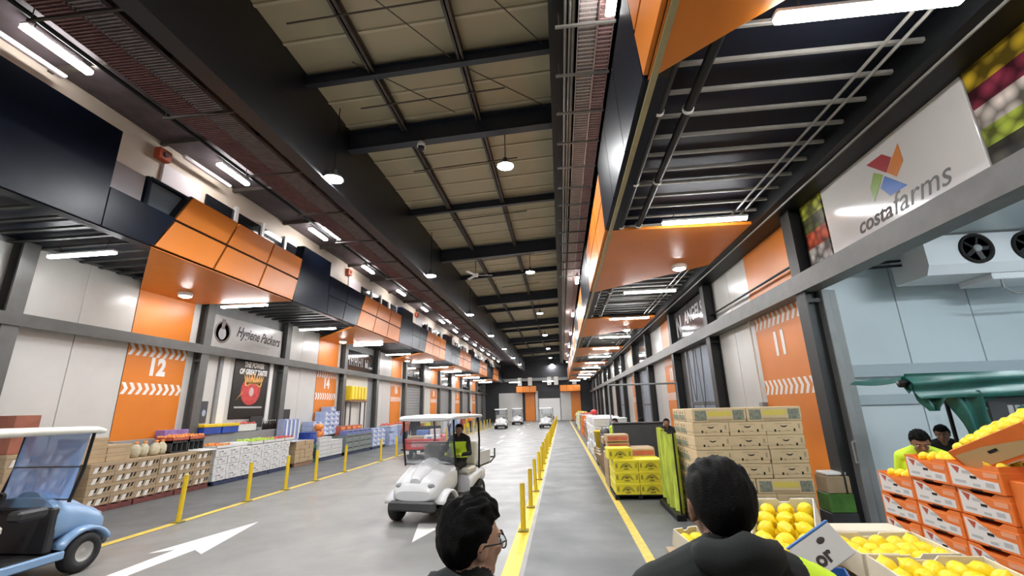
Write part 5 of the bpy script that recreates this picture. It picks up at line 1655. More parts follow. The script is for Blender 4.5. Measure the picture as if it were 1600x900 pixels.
def flap(pts, dpt, nm, seed):
    """hanging cloth: closed outline in x,z at depth y with a rippled thickness"""
    rr = random.Random(seed)
    bb = MB()
    rows_ = 12
    (xa0, xa1, za), (xb0, xb1, zb) = pts
    vs, fs = [], []
    m = 10
    for th in (0, 0.02):
        for j in range(rows_ + 1):
            v = j / rows_
            for i in range(m + 1):
                u = i / m
                x = (xa0 + (xa1 - xa0) * u) * (1 - v) + (xb0 + (xb1 - xb0) * u) * v
                z = za + (zb - za) * v
                y = dpt + th + 0.035 * math.sin(u * 9 + seed + v * 2) + 0.02 * math.sin(v * 11 + u * 4)
                vs.append((x, y, z))
    NN = (m + 1) * (rows_ + 1)
    for j in range(rows_):
        for i in range(m):
            a = j * (m + 1) + i
            fs += [(a, a + 1, a + m + 2, a + m + 1), (NN + a, NN + a + m + 1, NN + a + m + 2, NN + a + 1)]
    bb.add(vs, fs, 0, True)
    return bb.build(nm, M_TARP, t)
flap(((-0.76, -0.36, 2.16), (-0.60, -0.50, 1.80)), -0.40, 'corner_flap', 1)
flap(((-0.38, -0.08, 2.0), (-0.14, 0.06, 1.20)), -0.37, 'hanging_flap', 2)
flap(((-0.76, 1.20, 2.19), (-0.72, 1.20, 1.93)), -0.43, 'valance', 3)
flap(((-0.05, 1.20, 1.98), (0.0, 1.20, 1.80)), -0.34, 'valance', 5)
MB().cham(0.02, 1.10, -0.34, -0.30, 1.30, 1.93, 0.01).build('dark_panel', mat('charcoal_panel', (0.045, 0.045, 0.05), 0.5), t)
e = MB()
for i, x in enumerate((0.20, 0.27, 0.335, 0.40)):
    e.box(x, x + 0.05, -0.345, -0.341, 1.75, 1.84)
e.build('lettering', mat('grey_letter', (0.42, 0.42, 0.43), 0.5), t)
for x in (0.34, 1.15):
    for y in (-0.30, 0.58):
        MB().cyl((x, y, 0), (x, y, 2.06), 0.022, n=10).build('pole', M_BLACK, t)
MB().cyl((-0.74, -0.33, 2.09), (1.18, -0.33, 2.09), 0.022, n=10).build('cross_bar', M_BLACK, t)
MB().lathe([(0, 0), (0.04, 0), (0.04, 0.09), (0, 0.09)], 14, 0, T((-0.78, -0.33, 2.09)) @ R(PI / 2, 'Y')).build('end_cap', M_BLACK, t)
MB().cyl((-0.05, 0.58, 2.09), (1.18, 0.58, 2.09), 0.022, n=10).build('cross_bar', M_BLACK, t)

# ================================================================ GOLF CARTS
def wheel(parent, x, y, r=0.24, w=0.18):
    s = 1 if x > 0 else -1
    Mx = T((x, y, r)) @ R(PI / 2 * s, 'Y')
    o = MB().lathe([(r * 0.52, -w / 2), (r * 0.88, -w / 2), (r, -w * 0.32), (r, w * 0.32), (r * 0.88, w / 2), (r * 0.52, w / 2), (r * 0.52, -w / 2)], 24, 0, Mx).build('tyre', M_RUBBER, parent)
    MB().lathe([(0, -w * 0.3), (r * 0.54, -w * 0.35), (r * 0.54, w * 0.42), (r * 0.44, w * 0.40), (r * 0.30, w * 0.22), (r * 0.12, w * 0.28), (0, w * 0.30)], 20, 0, Mx).build('wheel_rim', mat('grey_rim', (0.42, 0.41, 0.39), 0.4), o)
def golf_cart(label, loc, rz_, body, bed=True, windscreen=None, roof_m=M_WHITEG, group=None):
    """front towards +y, origin on the floor between the axles"""
    t = thing('golf_cart', label, 'golf cart', loc, (0, 0, rz_), group)
    W2 = 0.58
    for x in (-0.49, 0.49):
        for y in (0.83, -0.83):
            wheel(t, x, y)
    # front cowl
    b = MB().loft([(1.20, 0.33, 0.40, 0.56), (1.16, 0.41, 0.36, 0.66), (1.05, 0.45, 0.36, 0.76), (0.85, 0.47, 0.40, 0.84), (0.62, 0.50, 0.42, 0.92), (0.44, 0.53, 0.40, 0.98), (0.40, 0.50, 0.40, 0.97)], 24, 3.2)
    b.build('front_cowl', body, t)
    MB().loft([(1.14, 0.10, 0.60, 0.76), (0.95, 0.17, 0.62, 0.865), (0.62, 0.20, 0.7, 1.0), (0.46, 0.20, 0.7, 1.04)], 16, 2.6).build('cowl_ridge', body, t)
    for x in (-0.31, 0.31):
        MB().ell((x, 1.125, 0.63), (0.075, 0.05, 0.05), 14, 8).build('headlight', mat('headlight_glass', (0.25, 0.26, 0.28), 0.1), t)
    MB().cham(-0.44, 0.44, 1.14, 1.26, 0.24, 0.40, 0.03).build('bumper', M_DGREY, t)
    for x in (-1, 1):
        fd = MB()
        N_ = 12
        for (xa, xb) in ((0.37, 0.585),):
            ring = []
            for q in range(N_ + 1):
                a = 0.40 + 2.35 * q / N_
                for rr_ in (0.275, 0.315):
                    for xx in (xa, xb):
                        dz = 0.03 if xx == xa else 0.0
                        ring.append((x * xx, 0.83 + rr_ * 1.12 * math.cos(a), 0.225 + (rr_ + dz) * math.sin(a)))
            fcs = []
            for q in range(N_):
                o_ = q * 4
                fcs += [(o_, o_ + 1, o_ + 5, o_ + 4), (o_ + 2, o_ + 6, o_ + 7, o_ + 3), (o_ + 1, o_ + 3, o_ + 7, o_ + 5), (o_, o_ + 4, o_ + 6, o_ + 2)]
            fcs += [(0, 2, 3, 1), (N_ * 4, N_ * 4 + 1, N_ * 4 + 3, N_ * 4 + 2)]
            fd.add(ring, fcs, 0, True)
        fd.build('fender', body, t)
        arch = MB()
        Mx = T((x * 0.50, 0.83, 0.225)) @ R(PI / 2, 'Y')
        arch.cyl((x * 0.36, 0.83, 0.225), (x * 0.42, 0.83, 0.225), 0.05, n=12).build('axle_hub', M_DARK, t)
    MB().cham(-0.5, 0.5, -1.1, 1.1, 0.20, 0.29, 0.02).build('chassis', M_BLACK, t)
    MB().cham(-0.55, 0.55, -0.16, 0.50, 0.285, 0.32, 0.01).build('floor_mat', mat('black_mat', (0.015, 0.015, 0.016), 0.75), t)
    for x in (-1, 1):
        MB().cham(min(x * 0.54, x * 0.60), max(x * 0.54, x * 0.60), -0.30, 0.56, 0.23, 0.33, 0.015).build('sill', body, t)
    MB().cham(-0.52, 0.52, 0.36, 0.46, 0.33, 0.86, 0.02).build('dashboard', M_DARK, t)
    # seat base and rear body
    MB().loft([(-0.16, 0.55, 0.30, 0.66), (-0.20, 0.57, 0.28, 0.67), (-0.60, 0.575, 0.42, 0.70), (-0.83, 0.58, 0.50, 0.72), (-1.10, 0.56, 0.42, 0.70), (-1.22, 0.50, 0.36, 0.62)], 24, 4).build('rear_body', body, t)
    MB().cham(-0.53, 0.53, -0.64, -0.12, 0.66, 0.78, 0.035).build('seat', M_SEAT, t)
    MB().cham(-0.53, 0.53, -0.10, 0.0, -0.04, 0.44, 0.035, 0, T((0, -0.60, 0.82)) @ R(0.14, 'X')).build('seat_back', M_SEAT, t)
    # roof and struts
    b = MB().loft([(-0.98, 0.50, 1.76, 1.80), (-0.94, 0.56, 1.74, 1.82), (0.0, 0.60, 1.745, 1.85), (0.70, 0.59, 1.74, 1.84), (0.80, 0.56, 1.73, 1.81), (0.84, 0.48, 1.745, 1.79)], 20, 5)
    b.build('roof', roof_m, t)
    for x in (-0.53, 0.53):
        MB().tube([(x, 0.52, 0.90), (x, 0.62, 1.30), (x, 0.66, 1.76)], 0.02).build('roof_strut', M_BLACK, t)
        MB().tube([(x, -0.78, 0.70), (x, -0.80, 1.30), (x, -0.72, 1.76)], 0.022).build('roof_strut', M_BLACK, t)
    if windscreen:
        Mw = T((0, 0.535, 0.92)) @ R(-0.13, 'X')
        f = MB().cham(-0.50, 0.50, -0.004, 0.004, 0, 0.84, 0.002, 0, Mw).build('windscreen', windscreen, t)
        MB().box(-0.51, 0.51, -0.008, 0.008, 0.40, 0.415, 0, Mw).box(-0.51, 0.51, -0.008, 0.008, 0.0, 0.02, 0, Mw).build('windscreen_trim', M_DGREY, f)
    sw = MB().lathe([(0.155, -0.012), (0.175, 0), (0.155, 0.012), (0.14, 0), (0.155, -0.012)], 22, 0, T((-0.27, 0.24, 0.92)) @ R(0.85, 'X')).build('steering_wheel', M_DARK, t)
    MB().cyl((-0.27, 0.24, 0.92), (-0.27, 0.40, 0.74), 0.02, n=8).box(-0.41, -0.13, 0.235, 0.25, 0.905, 0.93).build('steering_column', M_DARK, sw)
    if bed:
        MB().cham(-0.50, 0.50, -1.62, -0.92, 0.70, 0.74, 0.01).build('bed_floor', M_DGREY, t)
        for x in (-0.49, 0.49):
            MB().cham(x - 0.02, x + 0.02, -1.62, -0.92, 0.74, 1.02, 0.01).build('bed_side', body, t)
        MB().cham(-0.50, 0.50, -1.66, -1.62, 0.72, 1.02, 0.01).build('tailgate', body, t)
        MB().tube([(-0.5, -1.66, 0.72), (-0.5, -2.0, 0.80), (-0.5, -2.0, 1.0)], 0.018).tube([(0.5, -1.66, 0.72), (0.5, -2.0, 0.80), (0.5, -2.0, 1.0)], 0.018).tube([(-0.5, -2.0, 0.80), (0.5, -2.0, 0.80)], 0.018).build('rear_rack', M_BLACK, t)
    return t
# white cart coming towards the camera
WC = T((-2.50, 9.32, 0.003)) @ R(PI - 0.16, 'Z')
gc = golf_cart('white golf cart with a driver coming down the drive aisle', (-2.50, 9.32, 0.003), PI - 0.16, M_WHITEG, True, M_CLEAR)
# blue cart, cut by the frame
gb = golf_cart('blue golf cart with a blue reflection painted on its windscreen, cut by the frame', (-6.98, 5.02, 0.003), 0.0, M_BLUEBODY, False, M_BLUEREFL, mat('cream_roof', (0.74, 0.73, 0.66), 0.4))
MB().cham(0.40, 0.58, -0.05, 0.28, 0.78, 0.90, 0.03).build('armrest', M_DARK, gb)
# far carts
fc = [('white golf cart far down the drive aisle by the left stalls', (-5.9, 43.8, 0.003), PI + 0.05), ('white golf cart far off beside the centre bollards', (-1.48, 43.5, 0.003), PI - 0.1),
      ('dark-looking golf cart behind the far left white cart', (-5.2, 53.0, 0.003), PI)]
for lab, loc, rz_ in fc:
    dup(gc, loc, lab, (0, 0, rz_))
# red flatbed cart seen from behind
t = thing('utility_cart', 'red utility cart loaded with cartons beside the left stalls', 'cart', (-5.78, 18.55, 0.003), (0, 0, 0.12))
for x in (-0.55, 0.55):
    for y in (0.15, 1.75):
        wheel(t, x, y, 0.24, 0.17)
MB().cham(-0.72, 0.72, -0.35, 1.2, 0.42, 0.48, 0.01).build('bed_floor', M_RED, t)
MB().cham(-0.72, 0.72, -0.40, -0.34, 0.40, 0.80, 0.015).build('tailgate', M_RED, t)
for x in (-0.70, 0.70):
    MB().cham(x - 0.025, x + 0.025, -0.34, 1.2, 0.46, 0.80, 0.01).build('bed_side', M_RED, t)
MB().cham(-0.60, 0.60, -0.30, 2.2, 0.28, 0.42, 0.02).build('chassis', M_BLACK, t)
MB().cham(-0.66, 0.66, 1.25, 2.3, 0.42, 0.85, 0.05).build('cab_body', M_RED, t)
MB().cham(-0.55, 0.55, 1.22, 1.34, 0.85, 1.25, 0.03).build('seat_back', M_DARK, t)
MB().cham(-0.40, 0.50, -0.405, -0.401, 0.50, 0.72, 0.0).build('print', mat('faded_red_print', (0.46, 0.20, 0.20), 0.5, var=0.3, vscale=8), t)
for x in (-0.55, -0.1, 0.45):
    MB().cham(x - 0.07, x + 0.07, -0.40, -0.37, 0.22, 0.36, 0.01).build('mud_flap', M_OFFW, t)
def on_cart(x, y, z):
    p = T((-5.78, 18.55, 0.003)) @ R(0.12, 'Z') @ Vector((x, y, z))
    return tuple(p)
carton('carton', 'brown carton on the bed of the red cart', 'carton', 0.62, 0.5, 0.42, M_KRAFT, (), on_cart(-0.30, 0.0, 0.485), (0, 0, 0.12))
carton('carton', 'white and blue carton on the bed of the red cart', 'carton', 0.58, 0.5, 0.44, M_CARDW, (('print', M_CARDB, [rect(-0.5, 0.1, 0.5, 0.85), rect(0.4, 0.8, 0.1, 0.4)]),), on_cart(0.36, 0.0, 0.485), (0, 0, 0.12), face='y-')
carton('carton', 'blue carton behind the brown carton on the red cart', 'carton', 0.5, 0.4, 0.62, M_CARDB, (), on_cart(-0.1, 0.55, 0.485), (0, 0, 0.12))
carton('carton', 'pale pink sack-like carton behind the white carton on the red cart', 'carton', 0.4, 0.4, 0.66, mat('pale_pink_card', (0.6, 0.5, 0.48), 0.6), (), on_cart(0.42, 0.55, 0.485), (0, 0, 0.12))

stack(lambda l, p: carton('carton', l, 'carton', 0.7, 0.54, 0.235, M_KRAFTD, kp, p, group='brown cartons behind the blue cart', lid=0.07), 2, 5, (XF - 0.45, 7.70, 0.133), 0.56, 0.24, 'y',
      lambda c, r: 'brown carton seen past the blue cart windscreen, %s along, %s up' % (ORD[c], ORD[r]))
pallet('wooden pallet under the brown cartons behind the blue cart', (XF - 0.45, 7.98, 0), 0.8, 1.15, M_WOOD)
carton('carton', 'red-brown carton on the tall brown stack behind the blue cart roof', 'carton', 0.5, 0.42, 0.70, mat('red_brown_card', (0.30, 0.10, 0.06), 0.6, var=0.2), (), (XF - 0.45, 7.68, 1.336))
# ================================================================ PEOPLE
def capsule(bm, p0, r0, p1, r1, n=14):
    b = MB()
    p0, p1 = Vector(p0), Vector(p1)
    b.cyl(p0, p1, r0, r1, n=n)
    b.ell(p0, (r0, r0, r0), n, 9)
    b.ell(p1, (r1, r1, r1), n, 9)
    bm.append(b)
class Body:
    """union of limbs, remeshed into one continuous skin; each limb keeps a material tag"""
    def __init__(s):
        s.b = MB()
        s.prims = []
    def limb(s, p0, r0, p1, r1, tagm, n=14):
        p0, p1 = Vector(p0), Vector(p1)
        if (p1 - p0).length > 1e-5:
            s.b.cyl(p0, p1, r0, r1, n=n)
        s.b.ell(p0, (r0, r0, r0), n, 9)
        s.b.ell(p1, (r1, r1, r1), n, 9)
        s.prims.append((p0, r0, p1, r1, tagm))
    def blob(s, c, r, tagm, M=None):
        s.b.ell(c, r, 18, 12, M=M)
        c = Vector(c)
        rr = max(r) * 0.9
        s.prims.append((c, min(r), c, min(r), tagm))
    def finish(s, name, parent, mats, voxel, smooth=4, override=None):
        me = s.b.mesh(name, mats[0])
        tmp = bpy.data.objects.new('tmp', me)
        COL.objects.link(tmp)
        md = tmp.modifiers.new('r', 'REMESH')
        md.mode = 'VOXEL'
        md.voxel_size = voxel
        sm = tmp.modifiers.new('s', 'SMOOTH')
        sm.factor = 0.5
        sm.iterations = smooth
        dg = bpy.context.evaluated_depsgraph_get()
        out = bpy.data.meshes.new_from_object(tmp.evaluated_get(dg))
        bpy.data.objects.remove(tmp)
        bpy.data.meshes.remove(me)
        out.name = name
        out.materials.clear()
        for m in mats:
            out.materials.append(m)
        prims = s.prims
        idx = []
        for p in out.polygons:
            c = p.center
            best, bi = 1e9, 0
            for (a, ra, b2, rb, tm) in prims:
                d = b2 - a
                L = d.length_squared
                t = 0 if L < 1e-9 else max(0, min(1, (c - a).dot(d) / L))
                q = (c - (a + d * t)).length - (ra + (rb - ra) * t)
                if q < best:
                    best, bi = q, tm
            if override:
                bi = override(c, bi)
            idx.append(bi)
        out.polygons.foreach_set('material_index', idx)
        out.polygons.foreach_set('use_smooth', [True] * len(out.polygons))
        out.update()
        return obj(name, out, parent)

def hand(B, wrist, fwd, up, side, tagm, s=1.0, curl=0.5):
    """palm, four unequal bent fingers and a thumb"""
    wrist, f, u = Vector(wrist), Vector(fwd).normalized(), Vector(up).normalized()
    r = f.cross(u) * side
    for q in (-0.027, -0.009, 0.009, 0.027):
        B.limb(wrist + r * q * 0.6 * s, 0.016 * s, wrist + f * 0.085 * s + r * q * s, 0.013 * s, tagm, 8)
    for q, L in ((-0.030, 0.062), (-0.010, 0.078), (0.010, 0.084), (0.030, 0.074)):
        k0 = wrist + f * 0.088 * s + r * q * s
        d1 = (f * math.cos(curl * 0.6) - u * math.sin(curl * 0.6))
        k1 = k0 + d1 * L * 0.5 * s
        d2 = (f * math.cos(curl * 1.6) - u * math.sin(curl * 1.6))
        k2 = k1 + d2 * L * 0.5 * s
        B.limb(k0, 0.0095 * s, k1, 0.0088 * s, tagm, 8)
        B.limb(k1, 0.0088 * s, k2, 0.0075 * s, tagm, 8)
    t0 = wrist + f * 0.025 * s + r * 0.028 * s
    t1 = t0 + (f * 0.6 + r * 0.7 - u * 0.2).normalized() * 0.042 * s
    t2 = t1 + (f * 0.9 + r * 0.2 - u * 0.4).normalized() * 0.032 * s
    B.limb(t0, 0.013 * s, t1, 0.0105 * s, tagm, 8)
    B.limb(t1, 0.0105 * s, t2, 0.0085 * s, tagm, 8)

def head_blobs(B, H, tagm, s=1.0):
    """H: 4x4 frame at the centre of the skull, face towards +y"""
    def bl(c, r):
        B.b.ell(H @ Vector(c), tuple(q * s for q in r), 22, 14, M=H.to_3x3().to_4x4())
        cc = H @ Vector(c)
        B.prims.append((cc, min(r) * s, cc, min(r) * s, tagm))
    bl((0, -0.006 * s, 0.018 * s), (0.076, 0.096, 0.092))
    bl((0, 0.030 * s, -0.035 * s), (0.062, 0.062, 0.075))
    bl((0, 0.052 * s, -0.085 * s), (0.036, 0.036, 0.030))
    bl((0, 0.086 * s, 0.020 * s), (0.050, 0.012, 0.012))      # brow
    bl((0, 0.084 * s, -0.052 * s), (0.026, 0.016, 0.012))     # lips
    for x in (-0.036, 0.036):
        bl((x * s, 0.070 * s, -0.022 * s), (0.024, 0.020, 0.020))
        bl((2.12 * x * s, -0.002 * s, -0.012 * s), (0.010, 0.020, 0.032))   # ears
        bl((2.24 * x * s, -0.010 * s, 0.0 * s), (0.008, 0.016, 0.022))
    B.limb(H @ Vector((0, 0.090 * s, 0.012 * s)), 0.009 * s, H @ Vector((0, 0.112 * s, -0.026 * s)), 0.013 * s, tagm, 10)

def face_parts(parent, H, s=1.0, eyes=True):
    if eyes:
        for x in (-0.032, 0.032):
            e = MB().ell(H @ Vector((x * s, 0.080 * s, -0.002 * s)), (0.0105 * s,) * 3, 12, 8).build('eye', mat('eye_white', (0.7, 0.68, 0.66), 0.2), parent)
            MB().ell(H @ Vector((x * s, 0.0892 * s, -0.002 * s)), (0.0062 * s, 0.003 * s, 0.0062 * s), 10, 6).build('iris', M_HOLE, e)
            MB().tube([H @ Vector(((x - 0.02) * s, 0.089 * s, 0.018 * s)), H @ Vector((x * s, 0.097 * s, 0.024 * s)), H @ Vector(((x + 0.02) * s, 0.089 * s, 0.018 * s))], 0.0035 * s, 6).build('eyebrow', M_HAIR, parent)

def hair_cap(parent, H, s=1.0, thick=0.012, front=0.055, nape=-0.075, quiff=0.0, tufts=0, seed=1, crown=0.0, sides=1.0, m=None, tuft_len=0.03):
    """short hair: a thick shell over the skull down to a hairline, with tufts"""
    rr = random.Random(seed)
    n, k = 96, 60
    vs, keep = [], {}
    def pt(th, ph, extra):
        # th: around (0 = right, pi/2 = face), ph: elevation
        d = Vector((math.cos(ph) * math.cos(th), math.cos(ph) * math.sin(th), math.sin(ph)))
        rx, ry, rz_ = 0.077 + extra * sides, 0.097 + extra, 0.093 + extra
        p = Vector((d.x * rx, d.y * ry - 0.006, d.z * rz_ + 0.018))
        return p
    def hairline(th):
        f = math.sin(th)                     # 1 at face, -1 at nape
        if f > 0.15:
            return front * min(1, (f - 0.15) / 0.35) + (0.0) * (1 - f)
        if f > -0.25:
            return 0.0 - 0.035 * (0.15 - f) / 0.4
        return -0.035 + (nape + 0.035) * min(1, (-f - 0.25) / 0.4)
    b = MB()
    grid = []
    for j in range(k + 1):
        row = []
        ph = -1.15 + (PI / 2 + 1.15) * j / k
        for i in range(n):
            th = 2 * PI * i / n
            base = pt(th, ph, 0)
            hl = hairline(th)
            fade = max(0.0, min(1.0, (base.z - hl) / 0.045))
            q = max(0, math.sin(th)) * max(0, math.sin(ph)) * quiff
            top = max(0.0, math.sin(ph))
            nz = (noise.noise(base * 30 + Vector((seed, 0, 0))) * 0.006 + noise.noise(Vector((base.x * 110, base.y * 26, base.z * 30))) * 0.008) * min(1.5, (thick + crown) / 0.018)
            e = (thick * (0.35 + 0.65 * fade) + crown * top + q + nz * (0.3 + top)) * (1.0 if fade > 0 else -0.3)
            p = pt(th, ph, e)
            if fade <= 0:
                p = pt(th, ph, -0.006)
            row.append(len(vs))
            vs.append(H @ (p * s))
        grid.append(row)
    fs = []
    for j in range(k):
        for i in range(n):
            fs.append((grid[j][i], grid[j][(i + 1) % n], grid[j + 1][(i + 1) % n], grid[j + 1][i]))
    # drop the parts below the hairline
    def okf(f):
        for q in f:
            pass
        return True
    fs2 = []
    inv = H.inverted()
    for f in fs:
        c = sum((inv @ vs[q] for q in f), Vector()) / (4 * s)
        th = math.atan2(c.y + 0.006, c.x)
        if c.z / 1.0 > hairline(th) - 0.012:
            fs2.append(f)
    b.add(vs, fs2, 0, True)
    for i in range(tufts):
        th = rr.uniform(0, 2 * PI)
        ph = math.asin(rr.uniform(-0.2, 1.0))
        p0 = pt(th, ph, thick * 0.6 + crown * max(0, math.sin(ph)) + max(0, math.sin(th)) * max(0, math.sin(ph)) * quiff)
        if p0.z < hairline(th) + 0.02:
            continue
        nrm = Vector((p0.x / 0.006, (p0.y) / 0.0094, (p0.z - 0.018) / 0.0086)).normalized()
        comb = Vector((0.25, 0.8 if math.sin(th) > -0.2 else -0.1, 0.15 if ph > 0.6 else -0.7))
        comb = comb - nrm * comb.dot(nrm)
        d = (nrm * 0.10 + comb * 0.9 + Vector((rr.uniform(-.2, .2), rr.uniform(-.2, .2), rr.uniform(-.12, .12)))).normalized()
        L = tuft_len * rr.uniform(0.6, 1.2)
        p1 = p0 + d * L * 0.6 + nrm * 0.002
        p2 = p0 + d * L - nrm * 0.004
        w = 0.0045
        sd = d.cross(nrm).normalized() * w
        b.add([H @ ((p0 - sd) * s), H @ ((p0 + sd) * s), H @ ((p1 + sd * 0.8) * s), H @ ((p1 - sd * 0.8) * s), H @ (p2 * s), H @ ((p0 + nrm * w) * s), H @ ((p1 + nrm * w) * s)],
              [(0, 1, 2, 3), (3, 2, 4), (0, 5, 6, 3), (5, 1, 2, 6), (3, 6, 4), (6, 2, 4)], 0, True)
    return b.build('hair', m or M_HAIR, parent)

def person(name_label, loc, yaw, s, mats, pose='stand', lean=0.0, head_yaw=0.0, head_pitch=0.0, voxel=0.010, group=None, override=None, hair_kw=None, arms=None, eyes=True, head_s=1.0, neck_tilt=0.0):
    """mats: skin, top, trousers, shoes"""
    t = thing('person', name_label, 'person', loc, (0, 0, yaw), group)
    B = Body()
    S1, TOP, TR, SH = 0, 1, 2, 3
    hipz = 0.92 if pose == 'stand' else (0.78 + 0.10)
    Lm = T((0, 0, hipz * s)) @ R(-lean, 'X') @ T((0, 0, -hipz * s))
    def U(x, y, z):
        return Lm @ Vector((x * s, y * s, z * s))
    z0 = hipz
    # torso
    B.blob(U(0, 0, z0 + 0.02), (0.165 * s, 0.115 * s, 0.12 * s), TR)
    B.limb(U(-0.06, 0, z0 + 0.10), 0.115 * s, U(-0.085, 0.0, z0 + 0.40), 0.115 * s, TOP, 18)
    B.limb(U(0.06, 0, z0 + 0.10), 0.115 * s, U(0.085, 0.0, z0 + 0.40), 0.115 * s, TOP, 18)
    B.blob(U(0, 0.02, z0 + 0.36), (0.175 * s, 0.125 * s, 0.16 * s), TOP)
    B.limb(U(-0.165, 0, z0 + 0.50), 0.072 * s, U(0.165, 0, z0 + 0.50), 0.072 * s, TOP, 16)
    B.limb(U(-0.145, -0.005, z0 + 0.515), 0.066 * s, U(-0.02, -0.01, z0 + 0.578), 0.062 * s, TOP, 14)
    B.limb(U(0.145, -0.005, z0 + 0.515), 0.066 * s, U(0.02, -0.01, z0 + 0.578), 0.062 * s, TOP, 14)
    neck0 = U(0, 0.0, z0 + 0.56)
    headc = U(0, 0.022, z0 + 0.69) + Vector((0, 0.05 * neck_tilt * s, -0.02 * abs(neck_tilt) * s))
    B.limb(neck0, 0.058 * s, headc + Vector((0, -0.012 * s, -0.045 * s)), 0.052 * s * head_s, S1, 16)
    H = T(headc) @ R(head_yaw, 'Z') @ R(-head_pitch, 'X')
    head_blobs(B, H, S1, s * head_s)
    # arms
    for sd in (-1, 1):
        if arms:
            el, wr, fw, up, cu = arms[sd]
            sh = U(sd * 0.185, 0, z0 + 0.50)
            el, wr = Vector(el) * s, Vector(wr) * s
            fw, up = Vector(fw), Vector(up)
        else:
            sh = U(sd * 0.185, 0, z0 + 0.50)
            el = U(sd * 0.245, -0.02, z0 + 0.20)
            wr = U(sd * 0.25, 0.07, z0 - 0.05)
            fw, up, cu = (Lm.to_3x3() @ Vector((0, 0.18, -1))), Vector((sd * 1.0, 0, 0)), 0.5
        B.limb(sh, 0.062 * s, el, 0.050 * s, TOP)
        B.limb(el, 0.048 * s, wr, 0.036 * s, TOP)
        hand(B, wr, fw, up, -sd if not arms else sd, S1, s * 1.0, cu)
    # legs
    for sd in (-1, 1):
        if pose == 'stand':
            hip, kn, an = Vector((sd * 0.09, 0, 0.88)) * s, Vector((sd * 0.10, 0.03, 0.49)) * s, Vector((sd * 0.105, -0.02, 0.09)) * s
        else:
            hip, kn, an = Vector((sd * 0.09, 0.02, hipz - 0.02)) * s, Vector((sd * 0.12, 0.46, hipz - 0.02)) * s, Vector((sd * 0.12, 0.50, hipz - 0.45)) * s
        B.limb(hip, 0.088 * s, kn, 0.062 * s, TR)
        B.limb(kn, 0.060 * s, an, 0.042 * s, TR)
        toe = an + Vector((sd * 0.02, 0.15, -0.045)) * s
        heel = an + Vector((0, -0.03, -0.04)) * s
        B.limb(heel, 0.045 * s, toe, 0.036 * s, SH)
        B.limb(an, 0.045 * s, heel, 0.045 * s, SH)
    o = B.finish('body', t, mats, voxel, 3, override)
    face_parts(t, H, s * head_s, eyes)
    hair_cap(t, H, s * head_s, **(hair_kw or {}))
    return t, H, U, z0

def collar(parent, U, z0, s, m, name='hood', big=1.0, seed=1):
    """thick folded collar / lowered hood round the neck"""
    b = MB()
    n, k = 40, 10
    vs, fs = [], []
    for i in range(n):
        a = 2 * PI * i / n
        back = max(0, -math.sin(a))
        R0 = 0.084 + 0.020 * back
        rr = (0.022 + 0.016 * back * big) * (1 + 0.05 * math.sin(5 * a + seed))
        for j in range(k):
            q = 2 * PI * j / k
            x = (R0 + rr * 0.62 * math.cos(q)) * math.cos(a)
            y = (R0 * 0.92 + rr * 0.8 * math.cos(q)) * math.sin(a) - 0.012
            z = z0 + 0.585 + rr * 1.1 * math.sin(q) - 0.020 * abs(math.cos(a)) - 0.022 * math.sin(a) * (1 if math.sin(a) > 0 else 0.2) + 0.003 * math.sin(7 * a)
            vs.append(U(x, y, z))
    for i in range(n):
        for j in range(k):
            a, c = i * k, ((i + 1) % n) * k
            fs.append((a + j, c + j, c + (j + 1) % k, a + (j + 1) % k))
    b.add(vs, fs, 0, True)
    return b.build(name, m, parent)

# man in the foreground right, seen from behind
def right_override(c, t):
    if t == 1 and c.x > 0.15 and c.z > 0.5:
        return 4
    return t
t, H, U, z0 = person('man with short black hair in a dark hooded jacket, seen from behind by the lemons', (0.398, 1.27, 0.003), 0.02, 1.05,
                     [M_SKIND, M_CLOTHD, M_DENIM, M_DARK, M_HIVIS], voxel=0.0065, override=right_override, head_yaw=0.0, head_pitch=0.04, eyes=True,
                     hair_kw=dict(thick=0.009, front=0.05, nape=-0.110, tufts=0, seed=3, crown=0.004), head_s=0.93)
collar(t, U, z0 + 0.028, 1.05, M_CLOTHD, 'hood', 1.0, 2)
# man in the foreground left, three-quarter back view with glasses
t, H, U, z0 = person('man with glasses and swept black hair in a dark hooded jacket, head turned aside', (-0.30, 1.42, 0.003), -0.35, 0.97,
                     [M_SKIN, M_CLOTHD, M_DENIM, M_DARK], voxel=0.0065, head_yaw=-0.50, head_pitch=0.02, eyes=True,
                     hair_kw=dict(thick=0.011, front=0.060, nape=-0.098, quiff=0.020, tufts=0, seed=8, crown=0.016), head_s=0.97)
collar(t, U, z0 + 0.02, 0.97, M_CLOTHD, 'hood', 1.0, 5)
hs = 0.97 * 0.97
g = MB()
def G(x, y, z):
    return H @ (Vector((x, y, z)) * hs)
for x in (-0.034, 0.034):
    pts = [G(x + 0.026 * math.cos(a) * 1.05, 0.103 - abs(x + 0.026 * math.cos(a)) * 0.12, -0.006 + 0.020 * math.sin(a)) for a in [2 * PI * i / 16 for i in range(17)]]
    g.tube(pts, 0.0022, 6)
g.tube([G(-0.009, 0.106, 0.0), G(0, 0.110, 0.003), G(0.009, 0.106, 0.0)], 0.002, 6)
for sd in (-1, 1):
    g.tube([G(sd * 0.062, 0.096, 0.002), G(sd * 0.082, 0.06, 0.002), G(sd * 0.087, 0.0, 0.004), G(sd * 0.084, -0.018, -0.012)], 0.0024, 6)
gl = g.build('glasses', M_DARK, t)
for x in (-0.034, 0.034):
    MB().ell(G(x, 0.1005, -0.006), (0.023 * hs, 0.0015, 0.018 * hs), 14, 8, M=H.to_3x3().to_4x4()).build('lens', M_CLEAR, gl)

